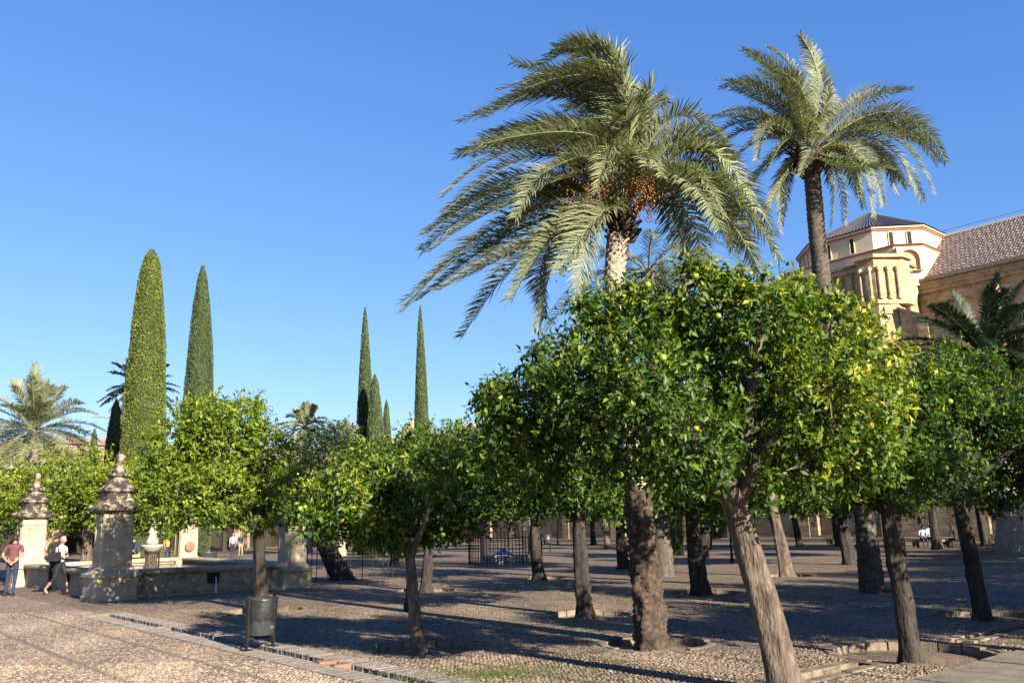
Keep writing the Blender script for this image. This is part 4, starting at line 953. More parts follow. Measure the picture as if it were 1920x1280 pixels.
def date_bunch(t, p0, p1, rs, n=110, spread=.2):
    p0, p1 = np.asarray(p0, float), np.asarray(p1, float); V_, F_, A_ = [], [], []; k0 = 0
    oc = np.array([(1, 0, 0), (-1, 0, 0), (0, 1, 0), (0, -1, 0), (0, 0, 1.4), (0, 0, -1.4)]); of = np.array([(0, 2, 4), (2, 1, 4), (1, 3, 4), (3, 0, 4), (2, 0, 5), (1, 2, 5), (3, 1, 5), (0, 3, 5)])
    for k in range(n):
        e = p1 + rs.normal(size=3) * np.array([spread, spread, spread * 1.3])
        V_.append(e + oc * .017 * rs.uniform(.8, 1.3)); F_.append(of + k0); A_.append(np.full(6, np.clip(rs.normal(.5, .25), 0, 1))); k0 += 6
        if k % 2 == 0:
            q = (p0 * .35 + p1 * .65); w = np.array([.004, .003, 0]); V_.append(np.array([q - w, q + w, e])); F_.append(np.array([(0, 1, 2)]) + k0); A_.append(np.full(3, .8)); k0 += 3
    b = link('date_bunch', np_mesh('date_bunch', np.concatenate(V_), np.concatenate(F_), MAT['dates'], np.concatenate(A_)), t)
    tag(b, kind='stuff')
    mid = (p0 + p1) / 2 + np.array([0, 0, .2])
    MB().tube([p0, mid, p0 * .35 + p1 * .65], [.02, .018, .012], 5).obj('stalk', MAT['dates'], b)

# --- the near date palm, combed to the left by the wind
gP = ground(1222, 1206); YP = gP[1]
pal = thing('date_palm', 'near date palm with wind-blown grey-green fronds and orange date bunches', 'palm', gP)
L_ = lambda x, y, dy=0.: at_y(x, y, YP + dy) - gP
rsP = np.random.RandomState(61); rrP = random.Random(61)
tp = [np.array([0, 0, -.15]), L_(1210, 1080), L_(1205, 1000), L_(1190, 900)]
v, f = scaly_trunk(tp, [.245, .205, .185, .172], 40, 34, 'rough', .04, rsP); link('trunk', np_mesh('trunk', v, f, MAT['palm_root'], None, True), pal)
tp = [L_(1192, 915), L_(1178, 780), L_(1164, 620), L_(1152, 520), L_(1160, 440)]
v, f = scaly_trunk(tp, [.165, .158, .155, .155, .18], 48, 60, 'diamond', .02, None, 9, .15); link('upper_trunk', np_mesh('upper_trunk', v, f, MAT['palm_trunk'], None, True), pal)
cr = L_(1166, 425)
boots(pal, cr, .2, .5, 34, MAT['palm_root'], rrP)
F_NEAR = [  # middle and tip of each frond in the photo, depth of tip
    (1145, 120, 965, 140, -.3), (1110, 150, 900, 185, .4), (1150, 90, 1020, 80, .2), (1165, 110, 1080, 75, -.4), (1110, 220, 880, 255, -.6), (1090, 260, 868, 290, .2), (1140, 230, 930, 215, .9), (1160, 180, 990, 110, .7),
    (1040, 290, 830, 400, -.9), (1000, 330, 800, 440, -.4), (980, 360, 792, 470, .3), (980, 400, 752, 585, -.8), (1000, 420, 790, 560, .1), (1010, 460, 866, 632, .6), (1030, 440, 830, 540, -1.2),
    (1070, 420, 960, 560, -1.3), (1110, 420, 1080, 590, -1.4), (1090, 330, 930, 400, -1.4), (1130, 300, 1010, 330, -1.5), (1150, 240, 1120, 360, -1.3), (1080, 350, 900, 480, 1.1), (1060, 450, 1010, 620, .9),
    (1200, 190, 1250, 160, .6), (1215, 170, 1200, 150, -.3), (1250, 195, 1360, 225, -.3), (1270, 230, 1385, 300, .5), (1300, 280, 1420, 395, -.5), (1310, 300, 1452, 440, .2), (1320, 340, 1462, 490, -.8), (1310, 360, 1440, 540, .4), (1280, 350, 1390, 500, -1.2),
    (1270, 380, 1330, 540, .8), (1260, 330, 1350, 430, -1.4), (1200, 290, 1240, 330, -1.5), (1180, 230, 1180, 190, -1.0), (1190, 200, 1130, 110, 1.2), (1230, 260, 1310, 240, 1.2), (1150, 200, 1060, 170, 1.4), (1280, 330, 1410, 470, 1.2), (1120, 380, 1040, 500, -1.6)]
F_NEAR += [(mx + rsP.uniform(-28, 28), my + rsP.uniform(-22, 22), tx + rsP.uniform(-40, 40), ty + rsP.uniform(-30, 30), dz + rsP.uniform(-.7, .7)) for mx, my, tx, ty, dz in F_NEAR for q_ in range(2 if (tx < 1000 and ty < 330) else 1) if rsP.uniform() < (.95 if tx < 1080 else .6)]
F_NEAR = [(mx, my, max(tx, 756), ty, dz) for mx, my, tx, ty, dz in F_NEAR]
F_NEAR = [(mx, my + (34 if my < 260 else 0), tx, ty + (34 if ty < 260 else 0), dz) for mx, my, tx, ty, dz in F_NEAR]
for mx, my, tx, ty, dz in F_NEAR:
    p2 = L_(tx, ty, dz); m_ = L_(mx, my, dz * .5); p0 = cr + np.array([rsP.uniform(-.1, .1), rsP.uniform(-.1, .1), rsP.uniform(-.1, .25)])
    p1 = 2 * m_ - .5 * (p0 + p2); ln = np.linalg.norm(m_ - p0) + np.linalg.norm(p2 - m_)
    link('frond', frond_mesh((p0, p1, p2), rsP, int(30 + 24 * ln), .30 + .065 * ln, .0138, MAT['palm'], (-.22, 0, -.02), .4, rsP.uniform(-.06, .14), .16, rsP.uniform(0, 6.28)), pal)
for a, b, c_, d_, dz in ((1120, 400, 1075, 440, -.6), (1180, 340, 1195, 345, -.8), (1120, 370, 1070, 330, -.5), (1100, 430, 1060, 480, -.2), (1160, 350, 1130, 355, -.9), (1150, 380, 1100, 400, -.9), (1190, 370, 1210, 380, -.7)):
    date_bunch(pal, cr + np.array([0, -.1, .05]), L_(c_, d_, dz * .9 - .12), rsP, 110, .13)

# --- the tall palm behind it on the right
gQ = ground(1636, 1110); YQ = gQ[1]
tall = thing('date_palm', 'tallest palm with bare slender grey trunk beside the church tower', 'palm', gQ)
K_ = lambda x, y, dy=0.: at_y(x, y, YQ + dy) - gQ
rsQ = np.random.RandomState(62); rrQ = random.Random(62)
v, f = scaly_trunk([np.array([0, 0, -.1]), K_(1622, 980), K_(1600, 860), K_(1565, 690), K_(1545, 560), K_(1532, 440), K_(1523, 330)], [.30, .225, .22, .215, .21, .205, .20], 26, 26, 'ring', .014, rsQ, 9, .13)
link('trunk', np_mesh('trunk', v, f, MAT['palm_trunk_grey'], None, True), tall)
crq = K_(1516, 298)
v, f = scaly_trunk([crq + np.array([0, 0, -.5]), crq + np.array([0, 0, -.15]), crq + np.array([0, 0, .35])], [.2, .42, .3], 30, 26, 'diamond', .06, rsQ, 8, .16); link('crown_boss', np_mesh('crown_boss', v, f, MAT['palm_root'], None, True), tall)
boots(tall, crq, .36, .6, 44, MAT['palm_root'], rrQ, -.3)
F_TALL = [(1535, 160, 1500, 66, -.4), (1500, 160, 1438, 88, .2), (1475, 170, 1402, 105, -.6), (1450, 170, 1352, 165, .3), (1455, 190, 1350, 150, -.8), (1430, 215, 1345, 215, -.4), (1420, 240, 1335, 290, .5), (1440, 260, 1350, 330, -.8), (1460, 290, 1375, 400, .6), (1470, 330, 1430, 420, -.3), (1480, 320, 1465, 420, .8), (1450, 240, 1400, 280, -1.6),
          (1550, 220, 1555, 155, .8), (1590, 200, 1694, 168, .2), (1570, 210, 1650, 160, .9), (1650, 225, 1758, 305, -.2), (1630, 240, 1735, 270, .8), (1640, 260, 1732, 378, -.6), (1620, 280, 1700, 350, .6), (1600, 290, 1637, 408, -.8), (1585, 300, 1690, 320, -1.4), (1560, 320, 1560, 425, .6), (1570, 290, 1620, 390, 1.2), (1500, 210, 1480, 150, -1.5), (1520, 230, 1545, 250, -1.9),
          (1545, 190, 1525, 110, 1.2), (1470, 220, 1400, 180, 1.4), (1480, 260, 1440, 320, -1.9), (1530, 260, 1500, 330, -2.0), (1490, 190, 1420, 130, -1.2)]
F_TALL += [(mx + rsQ.uniform(-16, 16), my + rsQ.uniform(-16, 16), tx + rsQ.uniform(-25, 25), ty + rsQ.uniform(-22, 22), dz + rsQ.uniform(-.8, .8)) for mx, my, tx, ty, dz in F_TALL if rsQ.uniform() < .7]
for mx, my, tx, ty, dz in F_TALL:
    p2 = K_(tx, ty, dz); m_ = K_(mx, my, dz * .55); p0 = crq + np.array([rsQ.uniform(-.15, .15), rsQ.uniform(-.15, .15), rsQ.uniform(0, .3)])
    p1 = 2 * m_ - .5 * (p0 + p2); ln = np.linalg.norm(m_ - p0) + np.linalg.norm(p2 - m_)
    link('frond', frond_mesh((p0, p1, p2), rsQ, int(34 + 28 * ln), .24 + .06 * ln, .0135, MAT['palm'], (-.06, 0, -.02), .42, rsQ.uniform(0, .22), .16, rsQ.uniform(0, 6.28), .02), tall)
# --- ordinary palms grown by rule
def rule_palm(label, base, height, lean, nf, Lfr, seed, mat, r0, trunkm, droop=.55, el=(85, -35), leaf=.36, dates=0, wide=None, nl=46, wd=.02):
    rs = np.random.RandomState(seed); rr = random.Random(seed); base = np.asarray(base, float)
    t = thing('date_palm', label, 'palm', base); c = np.array([lean[0], lean[1], height])
    v, f = scaly_trunk([np.array([0, 0, -.1]), c * .12 + np.array([0, 0, 0]), c * .55, c], [r0 * (wide or 1.3), r0 * (1 + ((wide or 1.3) - 1) * .35), r0, r0 * .95], 24, 14, 'ring', .02, rs, 9, .18)
    link('trunk', np_mesh('trunk', v, f, trunkm, None, True), t)
    for k in range(nf):
        q = k / (nf - 1); e = RAD(el[0] + (el[1] - el[0]) * q ** .85 + rs.uniform(-8, 8)); a = 2.39996 * k + rs.uniform(-.2, .2); L = Lfr * rs.uniform(.85, 1.1)
        d = np.array([math.cos(e) * math.cos(a), math.cos(e) * math.sin(a), math.sin(e)]); P = (c, c + d * L * .55, c + d * L * .92 + np.array([0, 0, -droop * L * (.25 + .75 * math.cos(e))]))
        link('frond', frond_mesh(P, rs, nl, leaf, wd, mat, (-.05, 0, 0), .35, rs.uniform(-.1, .15), .15, rs.uniform(0, 6.28), .03), t)
    for k in range(dates):
        a = 2.4 * k; o = np.array([math.cos(a), math.sin(a), 0]); date_bunch(t, c, c + o * .5 + np.array([0, 0, -.4]), rs, 60, .16)
    return t
def palm_px(label, foot, crown, Y, **k):
    b = at_y(foot[0], 1000, Y); b[2] = 0; c = at_y(crown[0], crown[1], Y) - b; return rule_palm(label, b, c[2], (c[0], 0), **k)
palm_px('palm with drooping fronds behind the near date palm', (1240, 1080), (1216, 512), 29.2, nf=46, Lfr=4.6, seed=71, mat=MAT['palm'], r0=.27, trunkm=MAT['palm_trunk_grey'], droop=.7, el=(50, -55), leaf=.55)
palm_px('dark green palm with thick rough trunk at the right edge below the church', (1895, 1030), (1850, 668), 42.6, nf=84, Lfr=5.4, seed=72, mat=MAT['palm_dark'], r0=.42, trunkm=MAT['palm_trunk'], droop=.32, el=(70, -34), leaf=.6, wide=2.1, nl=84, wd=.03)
palm_px('bushy pale date palm at the far left', (75, 1000), (64, 806), 52, nf=64, Lfr=4.5, seed=73, mat=MAT['palm'], r0=.3, trunkm=MAT['palm_trunk'], droop=.4, el=(88, -45), leaf=.75, nl=72, wd=.024)
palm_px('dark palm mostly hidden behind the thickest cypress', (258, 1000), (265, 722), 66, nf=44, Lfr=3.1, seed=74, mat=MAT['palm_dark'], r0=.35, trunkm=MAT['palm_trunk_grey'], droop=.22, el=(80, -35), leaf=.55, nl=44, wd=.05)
palm_px('far palm with orange dates between the bright orange tree and the slim cypresses', (578, 1000), (572, 800), 70, nf=34, Lfr=2.9, seed=75, mat=MAT['palm'], r0=.32, trunkm=MAT['palm_trunk'], droop=.5, el=(85, -40), leaf=.55, dates=5, nl=40, wd=.05)
palm_px('far pale palm left of the slim cypress pair, half hidden', (640, 1000), (648, 845), 60, nf=26, Lfr=2.9, seed=76, mat=MAT['palm'], r0=.3, trunkm=MAT['palm_trunk'], droop=.4, el=(85, -20), leaf=.55, nl=40, wd=.04)

# ================================================================== FOUNTAIN
FC = W(-30.95, 9.9)
ft = thing('fountain', 'stone fountain pool with four tall corner pillars and green water', 'fountain', FC, ANG_U)
CN = {'p2': (5.55, -2.7), 'p1': (-4.4, -2.7), 'p4': (5.55, 2.6), 'p3': (-5.55, 3.3)}   # local corners
def wall_seg(a, b, mat):
    a, b = Vector((*a, 0)), Vector((*b, 0)); d = b - a; L = d.length; rz = math.atan2(d.y, d.x); c = (a + b) / 2
    w = MB(); n = max(3, int(L / 1.15)); 
    w.box((c.x, c.y, .30), (L, .30, .62), rz)
    w.box((c.x, c.y, .04), (L, .40, .10), rz)
    w_ = w.obj('pool_wall', mat, ft)
    for k in range(n):            # facing slabs with open joints
        p = a + d * ((k + .5) / n); MB().box((p.x, p.y, .345), (L / n - .022, .345, .50), rz).obj('facing_slab', mat, w_)
    for k in range(n):
        p = a + d * ((k + .5) / n); cp = MB()
        prof = [(-.25, 0), (-.29, .05), (-.29, .10), (-.22, .15), (.22, .15), (.29, .10), (.29, .05), (.25, 0)]
        e = d.normalized(); nn_ = Vector((-e.y, e.x, 0)); h = L / n / 2 - .004
        vv = [tuple(p + e * s_ * h + nn_ * q[0] + Vector((0, 0, .612 + q[1]))) for s_ in (-1, 1) for q in prof]; m = len(prof)
        cp.add(vv, [tuple(range(m - 1, -1, -1)), tuple(m + i for i in range(m))] + [(i, (i + 1) % m, m + (i + 1) % m, m + i) for i in range(m)]); cp.obj('coping_stone', mat, w_)
wall_seg(CN['p2'], CN['p4'], MAT['stone_wet']); wall_seg(CN['p2'], CN['p1'], MAT['stone_wet']); wall_seg(CN['p1'], CN['p3'], MAT['stone']); wall_seg(CN['p4'], CN['p3'], MAT['stone'])
wt = MB().add([(*CN['p2'], .56), (*CN['p4'], .56), (*CN['p3'], .56), (*CN['p1'], .56)], [(0, 1, 2, 3)]).obj('water', MAT['water'])
wt.location = FC; wt.rotation_euler = (0, 0, ANG_U); tag(wt, 'dark green still water in the fountain pool', kind='structure')
for k, (x, y) in CN.items():
    p = link('pillar', None, ft, (x, y, 0)); p.empty_display_size = .2; sq = .10
    q_ = 1.0 if k in ('p2', 'p1') else (.82 if k == 'p4' else .9); p.scale = (q_ * .94, q_ * .94, q_ * .955 if k != 'p1' else .97)
    MB().lathe([(.64, -.05), (.64, .10), (.60, .12), (.60, .60), (.66, .64), (.66, .72), (.58, .78), (.50, .84), (.47, .92)], 8, square=sq).obj('plinth', MAT['stone'], p)
    MB().lathe([(.435, .92), (.43, 1.5), (.415, 2.16), (.44, 2.19), (.44, 2.25), (.415, 2.28), (.415, 2.36)], 8, square=sq).obj('shaft', MAT['stone'], p)
    for rz in (0, math.pi / 2, math.pi, -math.pi / 2):
        fr = MB()
        for s_ in (-1, 1): fr.box((.432, s_ * .27, 1.52), (.03, .05, 1.05))
        for z in (.97, 2.07): fr.box((.432, 0, z), (.03, .49, .05))
        o = fr.obj('panel_moulding', MAT['stone'], p); o.rotation_euler = (0, 0, rz)
    MB().lathe([(.42, 2.36), (.50, 2.42), (.60, 2.46), (.61, 2.54), (.57, 2.58), (.50, 2.62), (.40, 2.74), (.37, 2.90), (.37, 2.96), (.42, 2.98), (.46, 3.02), (.46, 3.08), (.38, 3.13), (.26, 3.24), (.21, 3.38), (.21, 3.42), (.29, 3.45), (.29, 3.50), (.24, 3.54)], 8, square=.18).obj('capital', MAT['stone_cap'], p)
    fn = MB().lathe([(.21, 3.54), (.19, 3.66), (.13, 3.74), (.08, 3.79), (.06, 3.84), (.09, 3.87), (.13, 3.94), (.14, 4.0), (.12, 4.07), (.06, 4.12), (.01, 4.13)], 16); fn.obj('finial', MAT['stone_cap'], p, True)
    for s1, s2 in ((1, 1), (1, -1), (-1, 1), (-1, -1)):
        sc_ = MB().ball((s1 * .56, s2 * .56, 2.56), (.09, .09, .10), 6); sc_.obj('scroll', MAT['stone_cap'], p, True)
cc = link('centre_column', None, ft, (-.9, .42, 0))
MB().lathe([(.26, .3), (.26, .62), (.21, .66), (.20, 1.02), (.26, 1.08)], 8).obj('pedestal', MAT['palm_root'], cc)
MB().lathe([(.18, 1.08), (.27, 1.16), (.37, 1.28), (.39, 1.34), (.34, 1.35), (.2, 1.32)], 20).obj('bowl', MAT['marble'], cc, True)
MB().lathe([(.12, 1.32), (.21, 1.38), (.22, 1.46), (.15, 1.58), (.12, 1.72), (.17, 1.77), (.14, 1.82), (.10, 1.87), (.10, 2.08), (.13, 2.12), (.10, 2.2), (.04, 2.26)], 16).obj('baluster', MAT['marble'], cc, True)
sp = link('spout', None, ft, (5.55, 0, 0))
MB().box((.20, .06, .43), (.05, .34, .3)).obj('spout_plate', MAT['iron'], sp)
MB().tube([(.22, .06, .47), (.34, .06, .5), (.38, .06, .46)], .022, 6).obj('spout_pipe', MAT['iron'], sp)
gl, nt_, p_ = new_mat('water_jet'); p_.inputs['Base Color'].default_value = (.75, .8, .85, 1); p_.inputs['Roughness'].default_value = .1; p_.inputs['Transmission Weight'].default_value = .5
MB().tube([(.38, .06, .46), (.42, .06, .3), (.45, .05, .1), (.46, .06, .0)], [.012, .013, .016, .02], 6).obj('water_jet', gl, sp)
rose = MB().lathe([(.20, 0), (.2, .04), (.14, .07), (.10, .05), (.05, .1), (.01, .11)], 16).obj('spout_rosette', MAT['brick_red'], ft, True); rose.location = (-5.12, 3.3, 1.18); rose.rotation_euler = (0, math.pi / 2, 0)
gs = thing('gilt_shrine', 'small gilt framed shrine on a thin post behind the fountain', 'shrine', at_y(299, 1030, 33.6) * np.array([1, 1, 0]))
zc = at_y(299, 968, 33.6)[2]
MB().tube([(0, 0, 0), (0, 0, zc - .25)], .035, 6).obj('post', MAT['iron'], gs)
MB().plate([(-.17, zc - .28), (.17, zc - .28), (.17, zc + .26), (-.17, zc + .26)], [arch(0, .09, zc - .2, zc + .06, 8)], lambda x, z, d: (x, -.1 + d, z), .05, 0, True, 1).obj('frame', [MAT['gold'], MAT['brick_red']], gs)
MB().box((0, .06, zc + .29), (.42, .34, .05)).obj('hood', MAT['gold'], gs)

# ================================================================== STREET FURNITURE
gb_ = ground(487, 1216)
bn = thing('litter_bin', 'black drum litter bin with bag on two short posts beside the channel', 'bin', gb_, ANG_U + .35)
MB().lathe([(.19, .20), (.205, .22), (.225, .70), (.225, .72), (.205, .72), (.19, .25)], 28).obj('drum', MAT['drum'], bn, True)
bag = MB(); rb_ = random.Random(4); pr_ = [(.212, .40), (.232, .47), (.236, .60), (.240, .70), (.246, .735), (.222, .738), (.205, .70), (.19, .45)]; n = 40
vv = [((r + (rb_.uniform(-.006, .007) if 0 < i < 5 else 0)) * math.cos(2 * math.pi * k / n), (r + (rb_.uniform(-.006, .007) if 0 < i < 5 else 0)) * math.sin(2 * math.pi * k / n), z + (rb_.uniform(-.035, .03) if i == 0 else 0)) for i, (r, z) in enumerate(pr_) for k in range(n)]
bag.add(vv, [(i * n + k, i * n + (k + 1) % n, (i + 1) * n + (k + 1) % n, (i + 1) * n + k) for i in range(len(pr_) - 1) for k in range(n)]); bag.obj('bag', MAT['bag'], bn, True)
for s_ in (-1, 1):
    po = MB().box((0, s_ * .265, .39), (.05, .03, .78)).obj('post', MAT['iron'], bn)
    MB().box((0, s_ * .265, .012), (.16, .12, .024)).obj('foot', MAT['iron'], po)
    MB().tube([(0, s_ * .22, .62), (0, s_ * .27, .62)], .02, 8).obj('pivot', MAT['iron'], po)
MB().box((0, 0, .17), (.035, .52, .03)).obj('crossbar', MAT['iron'], bn)
MB().box((.2, .02, .32), (.02, .05, .03)).obj('latch', MAT['iron_grey'], bn)

def lamp(label, foot, h, arm=True, grey=None):
    t = thing('lamp_post', label, 'lamp post', ground(*foot))
    MB().lathe([(.11, 0), (.11, .16), (.07, .22), (.055, .5), (.045, .56), (.04, 1.3)], 12).obj('base', MAT['iron'], t, True)
    MB().tube([(0, 0, 1.3), (0, 0, h)], [.036, .03], 10).obj('pole', MAT['iron_grey'] if grey else MAT['iron'], t)
    MB().lathe([(.05, h), (.16, h + .06), (.2, h + .42), (.22, h + .45), (.08, h + .6), (.02, h + .7)], 6).obj('lantern', MAT['iron'], t)
    return t
lamp('slim black lamp post behind the small forked orange tree', (766, 1146), 3.1, grey=True)
lamp('black lamp post among the far trunks right of the iron enclosure', (1046, 1020), 3.4)
lamp('black lamp post just right of the big leaning trunk', (1373, 1056), 3.2)
def post_bin(label, foot, zb):
    t = thing('post_bin', label, 'bin', ground(*foot))
    MB().tube([(0, 0, 0), (0, 0, zb + .75)], .045, 8).obj('post', MAT['iron'], t)
    MB().lathe([(.2, zb), (.24, zb + .02), (.27, zb + .6), (.25, zb + .6), (.2, zb + .05)], 18, (-.2, -.1, 0)).obj('drum', MAT['drum'], t, True)
    return t
post_bin('black drum bin on a post right of the iron enclosure', (1032, 1034), .55)
post_bin('black bin on a post seen right of the big leaning trunk, near the wall', (1392, 1024), .6)

# iron enclosure round the well
gE = ground(948, 1056); encl = thing('iron_enclosure', 'round black iron railing with hooped top around a low stone basin', 'railing', gE)
R_E, NB_ = 1.75, 64
bm_ = MB().tube([(0, 0, 0), (0, 0, 1.5)], .019, 5).mesh('bar', MAT['iron'])
hp = MB().tube([(0, -.17 + .0, 0)] + [(0, -.17 * math.cos(math.pi * k / 8), .26 * math.sin(math.pi * k / 8)) for k in range(9)], .018, 5).mesh('hoop', MAT['iron'])
for k in range(NB_):
    a = 2 * math.pi * k / NB_; o = link('bar', bm_, encl, (R_E * math.cos(a), R_E * math.sin(a), 0))
    if k % 2 == 0:
        o = link('hoop', hp, encl, (R_E * math.cos(a), R_E * math.sin(a), 1.48)); o.rotation_euler = (0, 0, a)
for z in (.12, 1.2, 1.48):
    MB().tube([(R_E * math.cos(2 * math.pi * k / 48), R_E * math.sin(2 * math.pi * k / 48), z) for k in range(49)], .016, 5).obj('rail', MAT['iron'], encl)
ba = thing('stone_basin', 'low white stone basin inside the round iron railing', 'basin', gE)
for k in range(8):
    a = 2 * math.pi * (k + .5) / 8; MB().box((.98 * math.cos(a), .98 * math.sin(a), .2), (.2, .74, .4), a).obj('rim_stone', MAT['marble'], ba)
tb = thing('tarpaulin', 'crumpled blue tarpaulin lying on the stone basin', 'tarpaulin', gE + np.array([-.1, -.5, .41]))
tm = MB(); n = 10; rt = random.Random(8)
vv = [(-.55 + 1.1 * i / n, -.3 + .6 * j / n, max(0.005, .26 * math.exp(-((i - 5) ** 2 + (j - 5) ** 2) / 9.) + rt.uniform(-.03, .03))) for j in range(n + 1) for i in range(n + 1)]
tm.add(vv, [(j * (n + 1) + i, j * (n + 1) + i + 1, (j + 1) * (n + 1) + i + 1, (j + 1) * (n + 1) + i) for j in range(n) for i in range(n)]); tm.obj('sheet', MAT['tarp'], tb, True)
# thin railing round the olive
rail = thing('thin_railing', 'ring of thin black posts around the old leaning olive', 'railing', gU + np.array([.15, 0, 0]))
pmh = MB().tube([(0, 0, 0), (0, 0, 1.25)], .016, 5).mesh('post', MAT['iron'])
RP = [(1.5 * math.cos(2 * math.pi * k / 11), 1.15 * math.sin(2 * math.pi * k / 11)) for k in range(11)]
for x, y in RP: link('post', pmh, rail, (x, y, 0))
for z in (.06,):
    MB().tube([(x, y, z) for x, y in RP + RP[:1]], .012, 5).obj('rail', MAT['iron'], rail)

# stone benches by the mosque wall
def bench(label, pxy, w=1.9, rz=ANG_U):
    t = thing('stone_bench', label, 'bench', ground(*pxy), rz)
    MB().box((0, 0, .42), (w, .5, .1)).obj('seat', MAT['kerb'], t)
    for s_ in (-1, 1): MB().box((s_ * w * .36, 0, .185), (.22, .42, .37)).obj('leg', MAT['kerb'], t)
    return t
bench('stone bench under the seated couple', (1740, 1027)); bench('stone bench under the woman reading', (1572, 1020)); bench('stone bench under the dark seated figure', (1796, 1026))
def dark_bin(label, p):
    t = thing('planter', label, 'planter', p); MB().lathe([(.36, 0), (.40, .05), (.46, .82), (.48, .86), (.42, .86), (.38, .5)], 20).obj('tub', MAT['drum'], t, True)
    MB().lathe([(.40, .78), (.2, .8), (.02, .82)], 20).obj('soil', MAT['soil'], t); return t
dark_bin('dark round tub behind the fountain rim', at_y(388, 1040, 41) * np.array([1, 1, 0]))
def topiary(label, foot, pc, Y, wpx):
    b = ground(*foot); c = at_y(*pc, b[1]); r = wpx / 2 * b[1] / FOC
    rs = np.random.RandomState(77 + foot[0]); t = thing('round_shrub', label, 'shrub', b)
    v, f, a = leaf_cloud([(c - b, r)], 900 / (r * r), .13, rs, 8, None, .25); link('crown', np_mesh('crown', v, f, MAT['olive'], a), t)
    MB().tube([(0, 0, -.05), tuple((c - b) * .9)], [.09, .06], 8).obj('trunk', MAT['bark_dark'], t)
topiary('dark round clipped shrub behind the small forked tree', (704, 1046), (704, 1006), 0, 58)
topiary('dark round shrub near the far wall right of the palm trunks', (1332, 1030), (1334, 985), 0, 44)

# ================================================================== PEOPLE
def cloth(name, c, rough=.85): return M(name, [tuple(x * .8 for x in c), c, tuple(min(1, x * 1.15) for x in c)], 12, rough, .25, 30)
SKIN = M('skin', [(.32, .175, .115), (.42, .24, .165)], 8, .55); HAIRS = {k: M('hair_' + k, [tuple(x * .6 for x in c), c], 40, .6, .4, 90) for k, c in dict(dark=(.03, .022, .018), grey=(.42, .39, .35), red=(.28, .09, .03), brown=(.10, .06, .035)).items()}
SHOE = cloth('shoe_dark', (.03, .028, .028), .5)
def striped(name, c1, c2, s_):
    m, nt, p = new_mat(name); tc = nt.nodes.new('ShaderNodeTexCoord'); w = nt.nodes.new('ShaderNodeTexWave'); w.bands_direction = 'Z'; w.inputs['Scale'].default_value = s_; w.inputs['Distortion'].default_value = .6
    nt.links.new(tc.outputs['Object'], w.inputs['Vector']); r = ramp(nt, [(.0, c1), (.80, c1), (.9, c2)]); nt.links.new(w.outputs['Fac'], r.inputs[0]); nt.links.new(r.outputs[0], p.inputs['Base Color']); p.inputs['Roughness'].default_value = .85; return m
